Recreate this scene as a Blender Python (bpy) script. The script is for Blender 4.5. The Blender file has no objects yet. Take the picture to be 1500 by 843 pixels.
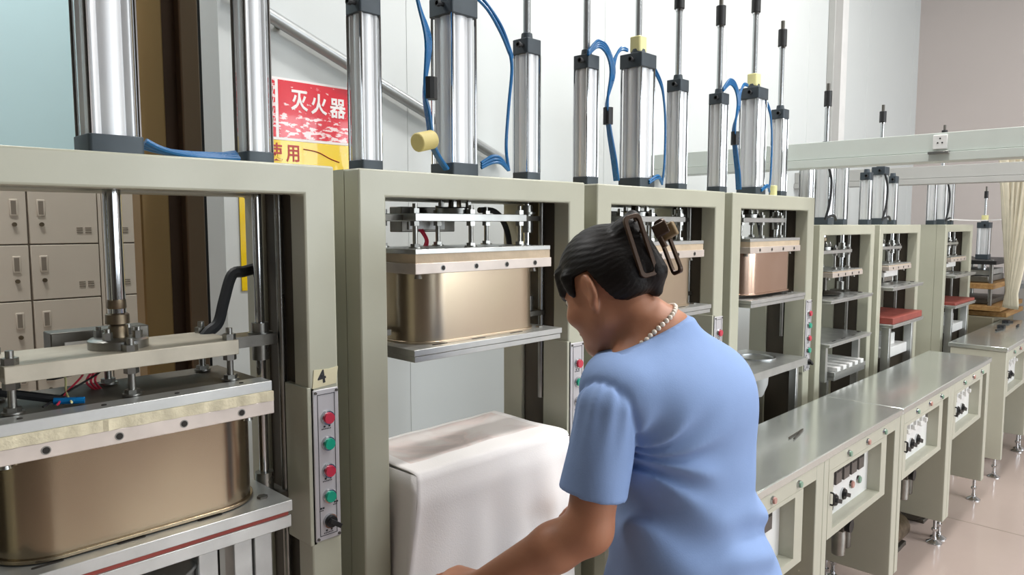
import bpy, math, random
import numpy as np
from mathutils import Vector, Matrix
random.seed(7); np.random.seed(7)
SC = bpy.context.scene
COL = SC.collection
R = math.radians
PI = math.pi

# ------------------------------------------------------------------ camera
EYE = 1.5
cam_d = bpy.data.cameras.new('camera'); cam = bpy.data.objects.new('camera', cam_d); COL.objects.link(cam)
cam_d.sensor_fit = 'HORIZONTAL'; cam_d.sensor_width = 36.0
cam_d.lens = 36.0 * 1061.1 / 1500.0
cam_d.clip_start = 0.05
cam.location = (0, 0, EYE)
cam.rotation_euler = (R(90 - 5.0), R(0.0), R(-45.67))
SC.camera = cam

# ------------------------------------------------------------------ world, exposure
w = bpy.data.worlds.new('world'); SC.world = w; w.use_nodes = True
bg = w.node_tree.nodes['Background']; bg.inputs['Color'].default_value = (0.80, 0.90, 1.0, 1); bg.inputs['Strength'].default_value = 1.0
vs = SC.view_settings
vs.view_transform = 'Standard'; vs.look = 'None'; vs.gamma = 1.0; vs.use_curve_mapping = False
vs.exposure = 0.08

# ------------------------------------------------------------------ large lights: daylight coming in through the windows opposite the machines
def area_light(name, loc, size, sizey, power, color, direction):
    l = bpy.data.lights.new(name, 'AREA'); l.shape = 'RECTANGLE'; l.size = size; l.size_y = sizey
    l.energy = power; l.color = color
    o = bpy.data.objects.new(name, l); COL.objects.link(o); o.location = loc
    o.rotation_euler = Vector(direction).to_track_quat('-Z', 'Y').to_euler()
    return o
WIN = [(0.6, 1.9), (3.0, 1.9), (5.4, 1.9)]          # window centres along the front wall, width
for i, (wx, ww) in enumerate(WIN):
    area_light('window_daylight', (wx, -4.86, 2.0), ww, 1.9, (25, 85, 130)[i], (0.90, 0.96, 1.0), (0, 1, -0.05))
LAMPS = [(1.7, -1.2, 24), (3.9, -1.2, 42), (2.2, 0.75, 52), (4.3, 0.75, 40), (1.7, -3.2, 15), (4.2, -3.2, 30), (0.2, 3.0, 60)]

# ------------------------------------------------------------------ materials
def srgb(h):
    if isinstance(h, str):
        h = h.lstrip('#'); c = [int(h[i:i + 2], 16) / 255 for i in (0, 2, 4)]
    else: c = h
    return tuple((x / 12.92 if x <= 0.04045 else ((x + 0.055) / 1.055) ** 2.4) for x in c) + (1.0,)
MATS = {}
def mat(name, col, rough=0.5, metal=0.0, var=0.06, scale=8.0, bump=0.0, bscale=60.0, stretch=(1, 1, 1), col2=None, rvar=0.08, coat=0.0, trans=0.0, emit=None, estr=0.0, spec=0.5, sss=0.0):
    m = bpy.data.materials.new(name); m.use_nodes = True; nt = m.node_tree; b = nt.nodes['Principled BSDF']
    N = nt.nodes.new; L = nt.links.new
    tc = N('ShaderNodeTexCoord'); mp = N('ShaderNodeMapping'); mp.inputs['Scale'].default_value = stretch
    L(tc.outputs['Object'], mp.inputs['Vector'])
    no = N('ShaderNodeTexNoise'); no.inputs['Scale'].default_value = scale; no.inputs['Detail'].default_value = 5; L(mp.outputs['Vector'], no.inputs['Vector'])
    c = srgb(col); c2 = srgb(col2) if col2 else tuple(x * (1 - var * 2) for x in c[:3]) + (1,)
    mx = N('ShaderNodeMix'); mx.data_type = 'RGBA'
    ramp = N('ShaderNodeMapRange'); ramp.inputs['From Min'].default_value = 0.35; ramp.inputs['From Max'].default_value = 0.68
    L(no.outputs['Fac'], ramp.inputs['Value']); L(ramp.outputs['Result'], mx.inputs['Factor'])
    mx.inputs[6].default_value = c; mx.inputs[7].default_value = c2
    L(mx.outputs[2], b.inputs['Base Color'])
    rr = N('ShaderNodeMapRange'); rr.inputs['To Min'].default_value = max(0.02, rough - rvar); rr.inputs['To Max'].default_value = min(1, rough + rvar)
    L(no.outputs['Fac'], rr.inputs['Value']); L(rr.outputs['Result'], b.inputs['Roughness'])
    b.inputs['Metallic'].default_value = metal; b.inputs['Specular IOR Level'].default_value = spec
    b.inputs['Coat Weight'].default_value = coat; b.inputs['Transmission Weight'].default_value = trans
    if sss:
        b.inputs['Subsurface Weight'].default_value = sss; b.inputs['Subsurface Radius'].default_value = (0.02, 0.008, 0.005); b.inputs['Subsurface Scale'].default_value = 0.5
    if emit:
        b.inputs['Emission Color'].default_value = srgb(emit); b.inputs['Emission Strength'].default_value = estr
    if bump:
        n2 = N('ShaderNodeTexNoise'); n2.inputs['Scale'].default_value = bscale; n2.inputs['Detail'].default_value = 3; L(mp.outputs['Vector'], n2.inputs['Vector'])
        bp = N('ShaderNodeBump'); bp.inputs['Strength'].default_value = bump; bp.inputs['Distance'].default_value = 0.002
        L(n2.outputs['Fac'], bp.inputs['Height']); L(bp.outputs['Normal'], b.inputs['Normal'])
    MATS[name] = m
    return m
mat('sage', '#b5b5a3', 0.34, 0, 0.03, 5, 0.05, 90)
mat('sage_dark', '#7d7662', 0.5, 0, 0.06, 5)
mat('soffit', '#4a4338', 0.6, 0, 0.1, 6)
mat('alu', '#c9cbcb', 0.30, 0.9, 0.05, 20, 0.05, 120)
mat('alu_plate', '#c6c8c6', 0.36, 0.82, 0.08, 14, 0.08, 80)
mat('barrel', '#dcdee0', 0.42, 0.40, 0.0, 6, rvar=0.0)
mat('rod', '#b9bdbf', 0.25, 0.8, 0.0, 6, rvar=0.0)
mat('chrome', '#c8cacc', 0.10, 1.0, 0.02, 6)
mat('steel', '#9d9c97', 0.30, 0.95, 0.10, 30)
mat('steel_dark', '#6d6a64', 0.42, 0.9, 0.12, 30)
mat('tarnish', '#7c6f5c', 0.40, 0.9, 0.2, 30)
mat('pot', '#c4b59c', 0.30, 0.95, 0.03, 3, rvar=0.03, col2='#b8a592')
mat('pot_copper', '#c4a996', 0.25, 0.95, 0.04, 3, rvar=0.03, col2='#b3947f')
mat('pot_dark', '#a3957d', 0.22, 0.95, 0.03, 3, rvar=0.03, col2='#93826f')
mat('plate_dark', '#615c52', 0.55, 0.2, 0.10, 10)
mat('cap', '#3d464d', 0.5, 0.2, 0.06, 20)
mat('black', '#17181a', 0.45, 0, 0.1, 20)
mat('rubber', '#1d1f22', 0.6, 0, 0.1, 20)
mat('hose_blue', '#04629c', 0.28, 0, 0.08, 15)
mat('yellow_pl', '#e8e2a4', 0.5, 0, 0.05, 15)
mat('yellow_olive', '#c9b978', 0.6, 0, 0.08, 15)
mat('foam', '#ddd4b8', 0.9, 0, 0.08, 40, 0.6, 160)
mat('insul', '#c9b69c', 0.75, 0, 0.08, 25, 0.2, 120)
mat('heater', '#d6cbc2', 0.42, 0.5, 0.08, 12)
mat('hole', '#2a2622', 0.6, 0.3, 0.1, 20)
mat('red_strip', '#a8483c', 0.5, 0, 0.08, 20)
mat('red_mat', '#97493f', 0.55, 0, 0.10, 12)
mat('white_pl', '#e8e8e6', 0.4, 0, 0.03, 10)
mat('panel_face', '#c5c3c6', 0.35, 0.2, 0.03, 20)
mat('btn_red', '#c8324a', 0.3, 0, 0.04, 20, coat=0.4)
mat('btn_green', '#12a082', 0.3, 0, 0.04, 20, coat=0.4)
mat('btn_pale_red', '#bf8f84', 0.4, 0, 0.06, 20)
mat('btn_pale_green', '#84a490', 0.4, 0, 0.06, 20)
mat('ink', '#2b2b2d', 0.6, 0, 0.1, 20)
mat('tape', '#ddd6b4', 0.6, 0, 0.05, 20)
mat('cloth', '#f4f1f0', 0.9, 0, 0.02, 6, 0.15, 300)
mat('wood', '#a5814f', 0.6, 0, 0.12, 6, stretch=(1, 8, 8), col2='#8a6336')
mat('fabric_cream', '#e2dac4', 0.9, 0, 0.05, 10, 0.1, 200)
mat('tray_white', '#cdd4ce', 0.35, 0, 0.02, 6)
mat('tray_grey', '#aeaeab', 0.4, 0, 0.03, 6)
mat('worktop', '#dde2dd', 0.17, 0.75, 0.04, 2.2, 0.02, 40, rvar=0.06)
mat('bench', '#bfbeae', 0.4, 0, 0.03, 5, 0.04, 90)
mat('meter', '#55504d', 0.3, 0, 0.08, 20)
mat('wall', '#d0d4d3', 0.55, 0, 0.015, 1.2)
mat('wall_r', '#c4bbb7', 0.6, 0, 0.02, 1.2)
mat('ceiling', '#9b9b97', 0.8, 0, 0.02, 2)
mat('wall_plain', '#625d56', 0.7, 0, 0.02, 2)
mat('bronze', '#a88a5a', 0.30, 0.55, 0.10, 1.2, stretch=(1, 1, 0.3), col2='#7d6240')
mat('bronze_mid', '#7c6650', 0.35, 0.4, 0.10, 1.2, stretch=(1, 1, 0.3))
mat('alu_dusty', '#b7b0a0', 0.50, 0.35, 0.10, 14, 0.1, 80)
mat('bronze_dark', '#4a3424', 0.35, 0.5, 0.15, 3)
mat('locker', '#d9cfc0', 0.5, 0, 0.02, 4)
mat('locker_gap', '#8d8376', 0.6, 0, 0.05, 4)
mat('glass_blue', '#c4e2e8', 0.06, 0, 0.02, 2, coat=0.6)
mat('frame_grey', '#9aa0a2', 0.4, 0.3, 0.04, 10)
mat('pipe', '#a9acac', 0.3, 0.4, 0.04, 8)
mat('p_red', '#e2152c', 0.25, 0, 0.05, 6, coat=0.3)
mat('p_yellow', '#f6d000', 0.25, 0, 0.03, 6, coat=0.3)
mat('p_white', '#f6f0ee', 0.3, 0, 0.02, 6)
mat('p_darkred', '#b8331a', 0.4, 0, 0.02, 6)
mat('lamp_glow', '#ffffff', 0.5, emit='#fffaf2', estr=14)
mat('sky_pane', '#f4f8ff', 0.03, trans=1.0, rvar=0.0)
mat('skin', '#b27d60', 0.45, 0, 0.04, 12, 0.08, 220, sss=0.12, col2='#b47a5c')
mat('hair', '#130d0b', 0.48, 0, 0.2, 60, 0.5, 150, stretch=(0.12, 1, 1), spec=0.28)
mat('shirt', '#88a2d0', 0.85, 0, 0.03, 10, 0.10, 350)
mat('trouser', '#3a3c44', 0.85, 0, 0.06, 10, 0.1, 250)
mat('shoe', '#2a2a2c', 0.5, 0, 0.1, 20)
mat('clip', '#4d3a2c', 0.32, 0.35, 0.12, 25)
mat('clip_tan', '#8a7452', 0.4, 0, 0.08, 20)
mat('pearl', '#efe2d2', 0.2, 0, 0.04, 20, coat=0.5)
mat('eye', '#f0ece6', 0.15, 0, 0.02, 10)
mat('lip', '#a85f50', 0.45, 0, 0.04, 20)

# floor: glossy pinkish epoxy
def floor_mat():
    m = mat('floor', '#b9a8a0', 0.16, 0, 0.04, 1.6, rvar=0.05)
    return m
floor_mat()

# worn red print
def worn(m):
    nt = m.node_tree; b = nt.nodes['Principled BSDF']; N = nt.nodes.new; L = nt.links.new
    tc = N('ShaderNodeTexCoord'); no = N('ShaderNodeTexNoise'); no.inputs['Scale'].default_value = 60; no.inputs['Detail'].default_value = 6
    mp = N('ShaderNodeMapping'); mp.inputs['Scale'].default_value = (0.6, 1, 1.4); L(tc.outputs['Object'], mp.inputs['Vector']); L(mp.outputs['Vector'], no.inputs['Vector'])
    big = N('ShaderNodeTexNoise'); big.inputs['Scale'].default_value = 7; L(tc.outputs['Object'], big.inputs['Vector'])
    sx = N('ShaderNodeSeparateXYZ'); L(tc.outputs['Object'], sx.inputs['Vector'])
    mr = N('ShaderNodeMapRange'); mr.inputs['From Min'].default_value = 0.11; mr.inputs['From Max'].default_value = 0.03; mr.inputs['To Min'].default_value = 0.0; mr.inputs['To Max'].default_value = 0.14
    L(sx.outputs['Z'], mr.inputs['Value'])
    ad = N('ShaderNodeMath'); ad.operation = 'ADD'; L(no.outputs['Fac'], ad.inputs[0]); L(mr.outputs['Result'], ad.inputs[1])
    th = N('ShaderNodeMapRange'); th.inputs['From Min'].default_value = 0.64; th.inputs['From Max'].default_value = 0.69; L(ad.outputs[0], th.inputs['Value'])
    mx = N('ShaderNodeMix'); mx.data_type = 'RGBA'; L(th.outputs['Result'], mx.inputs['Factor'])
    src = b.inputs['Base Color'].links[0].from_socket
    L(src, mx.inputs[6]); mx.inputs[7].default_value = srgb('#f6d8d8'); L(mx.outputs[2], b.inputs['Base Color'])
worn(MATS['p_red'])

# faint pinkish print on the middle of the cloth top
def print_cloth():
    m = mat('cloth_print', '#e9e2de', 0.9, 0, 0.02, 6, 0.15, 300); nt = m.node_tree; b = nt.nodes['Principled BSDF']; N = nt.nodes.new; L = nt.links.new
    tc = N('ShaderNodeTexCoord'); no = N('ShaderNodeTexNoise'); no.inputs['Scale'].default_value = 7; no.inputs['Detail'].default_value = 3; no.inputs['Distortion'].default_value = 1.2; L(tc.outputs['Object'], no.inputs['Vector'])
    cr = N('ShaderNodeValToRGB'); L(no.outputs['Fac'], cr.inputs['Fac'])
    e = cr.color_ramp.elements; e[0].position = 0.36; e[0].color = srgb('#d6cbc8'); e[1].position = 0.62; e[1].color = srgb('#e8e2df')
    x = e.new(0.44); x.color = srgb('#e6d8d4'); x = e.new(0.5); x.color = srgb('#e2d9d6')
    L(cr.outputs['Color'], b.inputs['Base Color'])
print_cloth()

# ------------------------------------------------------------------ mesh helpers
class MB:
    def __init__(s): s.v = []; s.f = []
    def add(s, vs, fs):
        o = len(s.v); s.v += [tuple(p) for p in vs]; s.f += [tuple(i + o for i in q) for q in fs]; return s
    def box(s, x0, x1, y0, y1, z0, z1):
        return s.add([(x0, y0, z0), (x1, y0, z0), (x1, y1, z0), (x0, y1, z0), (x0, y0, z1), (x1, y0, z1), (x1, y1, z1), (x0, y1, z1)],
                     [(0, 3, 2, 1), (4, 5, 6, 7), (0, 1, 5, 4), (1, 2, 6, 5), (2, 3, 7, 6), (3, 0, 4, 7)])
    def cyl(s, p0, p1, r0, r1=None, n=20, cap=True):
        p0 = Vector(p0); p1 = Vector(p1); r1 = r0 if r1 is None else r1
        d = (p1 - p0).normalized(); a = d.orthogonal().normalized(); b = d.cross(a)
        vs = []
        for p, r in ((p0, r0), (p1, r1)):
            for i in range(n):
                t = 2 * PI * i / n; vs.append(p + a * (r * math.cos(t)) + b * (r * math.sin(t)))
        fs = [(i, (i + 1) % n, n + (i + 1) % n, n + i) for i in range(n)]
        if cap: fs += [tuple(range(n - 1, -1, -1)), tuple(range(n, 2 * n))]
        return s.add(vs, fs)
    def prism(s, poly, z0, z1):
        n = len(poly)
        vs = [(x, y, z0) for x, y in poly] + [(x, y, z1) for x, y in poly]
        return s.add(vs, [(i, (i + 1) % n, n + (i + 1) % n, n + i) for i in range(n)] + [tuple(range(n - 1, -1, -1)), tuple(range(n, 2 * n))])
    def prism_y(s, poly, y0, y1):      # poly in x,z extruded along y
        n = len(poly)
        vs = [(x, y0, z) for x, z in poly] + [(x, y1, z) for x, z in poly]
        return s.add(vs, [(i, n + i, n + (i + 1) % n, (i + 1) % n) for i in range(n)] + [tuple(range(n)), tuple(range(2 * n - 1, n - 1, -1))])
    def lathe(s, prof, c=(0, 0, 0), n=24):
        vs = []; m = len(prof)
        for r, z in prof:
            for i in range(n):
                t = 2 * PI * i / n; vs.append((c[0] + r * math.cos(t), c[1] + r * math.sin(t), c[2] + z))
        fs = [(k * n + i, k * n + (i + 1) % n, (k + 1) * n + (i + 1) % n, (k + 1) * n + i) for k in range(m - 1) for i in range(n)]
        fs += [tuple(range(n - 1, -1, -1)), tuple((m - 1) * n + i for i in range(n))]
        return s.add(vs, fs)
    def tube(s, pts, r, n=8, sub=6, rx=None):
        P = [Vector(p) for p in pts]
        if len(P) > 2 and sub > 1:
            Q = []
            for i in range(len(P) - 1):
                a = P[max(i - 1, 0)]; b = P[i]; c = P[i + 1]; d = P[min(i + 2, len(P) - 1)]
                for k in range(sub):
                    t = k / sub
                    Q.append(0.5 * ((2 * b) + (c - a) * t + (2 * a - 5 * b + 4 * c - d) * t * t + (3 * b - a - 3 * c + d) * t ** 3))
            Q.append(P[-1]); P = Q
        vs = []; m = len(P); up = None
        for i in range(m):
            d = (P[min(i + 1, m - 1)] - P[max(i - 1, 0)]).normalized()
            if up is None: up = d.orthogonal().normalized()
            a = (up - d * up.dot(d)).normalized(); up = a; b = d.cross(a)
            for k in range(n):
                t = 2 * PI * k / n; vs.append(P[i] + a * (r * math.cos(t)) + b * ((rx or r) * math.sin(t)))
        fs = [(k * n + i, k * n + (i + 1) % n, (k + 1) * n + (i + 1) % n, (k + 1) * n + i) for k in range(m - 1) for i in range(n)]
        fs += [tuple(range(n - 1, -1, -1)), tuple((m - 1) * n + i for i in range(n))]
        return s.add(vs, fs)
    def sphere(s, c, r, n=12, m=8, sc=(1, 1, 1)):
        vs = [(c[0], c[1], c[2] - r * sc[2])]
        for j in range(1, m):
            p = PI * j / m - PI / 2
            for i in range(n):
                t = 2 * PI * i / n; vs.append((c[0] + r * sc[0] * math.cos(p) * math.cos(t), c[1] + r * sc[1] * math.cos(p) * math.sin(t), c[2] + r * sc[2] * math.sin(p)))
        vs.append((c[0], c[1], c[2] + r * sc[2]))
        fs = [(0, 1 + (i + 1) % n, 1 + i) for i in range(n)]
        for j in range(m - 2):
            a = 1 + j * n
            fs += [(a + i, a + (i + 1) % n, a + n + (i + 1) % n, a + n + i) for i in range(n)]
        a = 1 + (m - 2) * n; fs += [(a + i, a + (i + 1) % n, len(vs) - 1) for i in range(n)]
        return s.add(vs, fs)
    def plate_hole(s, x0, x1, y0, y1, z0, z1, cx, cy, r, n=32):
        an = sorted([2 * PI * i / n for i in range(n)] + [math.atan2(yy - cy, xx - cx) % (2 * PI) for xx in (x0, x1) for yy in (y0, y1)])
        N = len(an); vs = []
        for z in (z0, z1):
            for a in an: vs.append((cx + r * math.cos(a), cy + r * math.sin(a), z))
            for a in an:
                c, q = math.cos(a), math.sin(a)
                t = min([(x1 - cx) / c if c > 1e-9 else (x0 - cx) / c if c < -1e-9 else 1e9, (y1 - cy) / q if q > 1e-9 else (y0 - cy) / q if q < -1e-9 else 1e9])
                vs.append((cx + c * t, cy + q * t, z))
        fs = []
        for i in range(N):
            j = (i + 1) % N
            fs += [(2 * N + i, 3 * N + i, 3 * N + j, 2 * N + j), (i, j, N + j, N + i), (N + i, N + j, 3 * N + j, 3 * N + i), (j, i, 2 * N + i, 2 * N + j)]
        return s.add(vs, fs)
    def build(s, name, m, parent=None, bevel=0.0, smooth=True, seg=2, angle=35):
        me = bpy.data.meshes.new(name); me.from_pydata([tuple(v) for v in s.v], [], s.f); me.update()
        if m: me.materials.append(MATS[m])
        if smooth:
            me.shade_smooth(); me.set_sharp_from_angle(angle=R(angle))
        o = bpy.data.objects.new(name, me); COL.objects.link(o)
        if parent is not None: o.parent = parent
        if bevel:
            b = o.modifiers.new('bevel', 'BEVEL'); b.width = bevel; b.segments = seg; b.limit_method = 'ANGLE'; b.angle_limit = R(40)
        return o
def obj_from(name, me, m, parent=None):
    o = bpy.data.objects.new(name, me); COL.objects.link(o)
    if m and not me.materials: me.materials.append(MATS[m])
    if parent is not None: o.parent = parent
    return o
def tag(o, label=None, cat=None, group=None, kind=None):
    if label: o['label'] = label
    if cat: o['category'] = cat
    if group: o['group'] = group
    if kind: o['kind'] = kind
    return o
def empty(name, loc, label=None, cat=None, group=None, rz=0):
    o = bpy.data.objects.new(name, None); COL.objects.link(o); o.location = loc; o.rotation_euler = (0, 0, rz); o.empty_display_size = 0.05
    return tag(o, label, cat, group)
def copy_tree(o, parent=None):
    c = o.copy(); COL.objects.link(c); c.parent = parent
    for ch in list(o.children): copy_tree(ch, c)
    return c
def text_mesh(name, body, size, m, parent, loc, rot, ext=0.0006, align='CENTER', bold=0.0):
    cu = bpy.data.curves.new(name, 'FONT'); cu.body = body; cu.size = size; cu.extrude = ext; cu.align_x = align; cu.align_y = 'CENTER'; cu.resolution_u = 3; cu.offset = bold
    t = bpy.data.objects.new(name, cu); COL.objects.link(t)
    dg = bpy.context.evaluated_depsgraph_get(); me = bpy.data.meshes.new_from_object(t.evaluated_get(dg))
    bpy.data.objects.remove(t); bpy.data.curves.remove(cu)
    me.materials.clear(); me.materials.append(MATS[m]); me.name = name
    o = bpy.data.objects.new(name, me); COL.objects.link(o); o.parent = parent; o.location = loc; o.rotation_euler = rot
    return o
def rrect(cx, cy, hx, hy, r, n=8):
    p = []
    for (sx, sy, a0) in ((1, 1, 0), (-1, 1, 90), (-1, -1, 180), (1, -1, 270)):
        for i in range(n + 1):
            a = R(a0 + 90 * i / n); p.append((cx + sx * (hx - r) + r * math.cos(a), cy + sy * (hy - r) + r * math.sin(a)))
    return p
def bolt_y(mb, x, z, y, r, d=0.004, n=12):       # a disc proud of a face that looks towards -Y
    mb.cyl((x, y, z), (x, y - d, z), r, n=n)

# ------------------------------------------------------------------ the room
FM = 1.252                      # front plane of the machine row
WB = 2.10                       # back wall face
RX = 7.52                       # right wall face
def struct(name, mb, m, bevel=0, parent=None):
    o = mb.build(name, m, parent, bevel=bevel); 
    if parent is None: o['kind'] = 'structure'
    return o
fl = struct('floor', MB().box(-4.0, 7.9, -5.3, 4.6, -0.12, 0.0), 'floor')
for x in (-3.06, -.66, 1.74, 4.14, 6.54): MB().box(x - .003, x + .003, -5.0, 4.2, -.01, .0004).build('joint_strip', 'locker_gap', fl)
struct('ceiling', MB().box(-4.0, 7.9, -5.3, 4.6, 4.2, 4.3), 'ceiling')
wb = struct('wall_back', MB().box(0.94, 7.9, WB, WB + 0.12, 0, 4.2), 'wall')
for k in range(6):              # cover strips over the panel joints
    x = 1.62 + k * 1.15
    MB().box(x - 0.004, x + 0.004, WB - 0.0015, WB + 0.01, 0.1, 4.2).build('joint_strip', 'wall', wb)
struct('wall_right', MB().box(RX, RX + 0.14, -5.3, WB, 0, 4.2), 'wall_r')
struct('wall_left', MB().box(-4.0, -3.86, -5.3, 4.6, 0, 4.2), 'wall_plain')
struct('wall_rear', MB().box(-3.86, 7.9, 4.2, 4.34, 0, 4.2), 'wall')
struct('wall_alcove', MB().box(1.75, 1.87, WB + 0.12, 4.2, 0, 4.2), 'wall')
# front wall with three windows
mb = MB(); zs = (1.0, 3.0)
mb.box(-4.0, 7.9, -5.3, -5.0, 0, zs[0]).box(-4.0, 7.9, -5.3, -5.0, zs[1], 4.2)
xs = [-4.0]
for wx, ww in WIN: xs += [wx - ww / 2, wx + ww / 2]
xs.append(7.9)
for i in range(0, len(xs), 2): mb.box(xs[i], xs[i + 1], -5.3, -5.0, zs[0], zs[1])
struct('wall_front', mb, 'wall_plain')
for i, (wx, ww) in enumerate(WIN):
    f = MB(); a, b = wx - ww / 2, wx + ww / 2
    f.box(a, a + .06, -5.12, -5.02, 1, 3).box(b - .06, b, -5.12, -5.02, 1, 3).box(a, b, -5.12, -5.02, 1, 1.06).box(a, b, -5.12, -5.02, 2.94, 3).box(wx - .03, wx + .03, -5.12, -5.02, 1, 3)
    o = struct('window_%d' % (i + 1), f, 'frame_grey')
    for s in (-1, 1): MB().box(wx + (-.91 if s < 0 else .04), wx + (-.04 if s < 0 else .91), -5.08, -5.07, 1.05, 2.95).build('pane', 'sky_pane', o)
# glass light above the lockers in the rear wall
o = struct('window_4', MB().box(-1.2, 1.74, 4.1, 4.16, 1.72, 1.80).box(-1.2, 1.74, 4.1, 4.16, 3.3, 3.36).box(-1.2, -1.14, 4.1, 4.16, 1.8, 3.3).box(0.72, 0.76, 4.1, 4.16, 1.8, 3.3), 'frame_grey')
MB().box(-1.14, 0.72, 4.12, 4.14, 1.8, 3.3).build('pane', 'glass_blue', o); MB().box(0.76, 1.74, 4.12, 4.14, 1.8, 3.3).build('pane', 'glass_blue', o)
# vertical white trunking on the back wall
struct('trim_1', MB().box(5.38, 5.52, WB - 0.05, WB, 0.1, 4.2), 'tray_grey', 0.004)
struct('trim_2', MB().box(5.53, 5.66, WB - 0.04, WB, 0.1, 4.2), 'white_pl', 0.004)

# ceiling lamps: long LED battens
for i, (lx, ly, lw) in enumerate(LAMPS):
    nm = ['far left', 'centre', 'right', 'far right']
    t = empty('ceiling_lamp', (lx, ly, 4.19), 'white LED batten lamp on the ceiling', 'lamp', 'ceiling lamps')
    MB().box(-.62, .62, -.06, .06, -.05, 0.0).build('housing', 'white_pl', t, 0.004)
    MB().box(-.6, .6, -.045, .045, -.075, -.05).build('diffuser', 'lamp_glow', t, 0.004)
    l = bpy.data.lights.new('lamp_light', 'AREA'); l.shape = 'RECTANGLE'; l.size = 1.2; l.size_y = 0.3; l.energy = lw; l.color = (1.0, 0.985, 0.965)
    lo = bpy.data.objects.new('lamp_light', l); COL.objects.link(lo); lo.parent = t; lo.location = (0, 0, -0.09)
# ------------------------------------------------------------------ press machines
def barrel_profile(s, n=96):
    c = 0.335 * s * math.sqrt(2); rho = 0.075 * s; out = []
    for i in range(n):
        a = 2 * PI * i / n; d = ((a - PI / 4 + PI / 4) % (PI / 2)) - PI / 4
        r = 0.405 * s
        if abs(math.sin(d)) < rho / c: r = max(r, c * math.cos(d) + math.sqrt(rho ** 2 - (c * math.sin(d)) ** 2))
        out.append((r * math.cos(a), r * math.sin(a)))
    return out
def air_cylinder(root, x, y, s, z0, zb, zt, rod_top=None, tip=None, nut=False, rod_r=0.0105, nut_h=0.05, rod_m='rod', port=True):
    """square end caps at z0..zb-ish, profiled barrel, rod sticking out of the top"""
    cb = 0.036 if s > 0.07 else 0.028; ct = 0.044 if s > 0.07 else 0.040
    prof = [(x + a, y + b) for a, b in barrel_profile(s)]
    c = MB().prism(prof, z0 + cb, zt - ct).build('air_cylinder', 'barrel', root, angle=50)
    h = s / 2 * 1.02
    MB().prism(rrect(x, y, h, h, 0.006, 3), z0, z0 + cb).build('end_cap', 'cap', c, 0.0015)
    MB().prism(rrect(x, y, h, h, 0.006, 3), zt - ct, zt).build('end_cap', 'cap', c, 0.0015)
    t = MB()
    for sx in (-1, 1):
        for sy in (-1, 1):
            MB().cyl((x + sx * s * 0.44, y + sy * s * 0.44, z0 + cb), (x + sx * s * 0.44, y + sy * s * 0.44, zt - ct), 0.0035, n=8).build('tie_rod', 'chrome', c)
    if port: MB().cyl((x - h, y - 0.012, zt - ct / 2), (x - h - 0.02, y - 0.012, zt - ct / 2), 0.005, n=10).cyl((x - h - 0.012, y - 0.012, zt - ct / 2), (x - h - 0.02, y - 0.012, zt - ct / 2), 0.008, n=10).build('port_fitting', 'rubber', c)
    MB().cyl((x, y, zt), (x, y, zt + 0.018), s * 0.30, s * 0.26).build('gland', 'cap', c, 0.001)
    if nut: MB().prism(rrect(x, y, 0.021, 0.021, 0.008, 4), zt + 0.008, zt + 0.008 + nut_h).build('bumper', 'yellow_pl', c, 0.003)
    if rod_top:
        MB().cyl((x, y, zt), (x, y, rod_top), rod_r, n=14).build('piston_rod', rod_m, c)
        if tip:
            MB().cyl((x, y, rod_top - 0.002), (x, y, rod_top + 0.006), rod_r * 1.25).build('collar', 'chrome', c)
            MB().cyl((x, y, rod_top + 0.006), (x, y, rod_top + tip), rod_r * 1.7, n=16).build('rod_tip', 'black', c, 0.002)
            MB().cyl((x, y, rod_top + tip), (x, y, rod_top + tip + 0.035), rod_r * 0.75, n=12).build('threaded_stub', 'steel_dark', c)
    return c
def stud(root, x, y, z0, z1, zp0, zp1, r=0.006, m='steel'):
    """threaded stud from plate top z0 up through the cross plate zp0..zp1 to z1 with its nuts"""
    mb = MB().cyl((x, y, z0), (x, y, z1), r, n=12)
    for za, zb_ in ((z0, z0 + 0.010), (zp0 - 0.011, zp0), (zp1, zp1 + 0.011)): mb.cyl((x, y, za), (x, y, zb_), r * 2.0, n=6)
    mb.cyl((x, y, z0), (x, y, z0 + 0.003), r * 2.6, n=16)
    return mb.build('stud', m, root)
def push_button(parent, x, y, z, m, r=0.0150, name='push_button'):
    b = MB().cyl((x, y, z), (x, y - 0.006, z), r, r * 0.92, n=20).build(name, 'chrome', parent)
    MB().cyl((x, y - 0.004, z), (x, y - 0.011, z), r * 0.80, r * 0.72, n=20).build('button_cap', m, b)
    return b
def selector(parent, x, y, z, r=0.0145, ang=-35):
    b = MB().cyl((x, y, z), (x, y - 0.006, z), r, n=20).build('selector_switch', 'chrome', parent)
    MB().cyl((x, y - 0.004, z), (x, y - 0.012, z), r * 0.9, r * 0.8, n=20).build('knob', 'black', b)
    a = R(ang); dx, dz = math.cos(a), math.sin(a); nx, nz = -dz, dx; L, W = r * 1.35, r * 0.32
    q = [(x - dx * r * .7 + nx * W, z - dz * r * .7 + nz * W), (x - dx * r * .7 - nx * W, z - dz * r * .7 - nz * W), (x + dx * L - nx * W, z + dz * L - nz * W), (x + dx * L + nx * W, z + dz * L + nz * W)]
    MB().prism_y(q, y - 0.020, y - 0.010).build('handle', 'black', b, 0.001)
    return b
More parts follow.
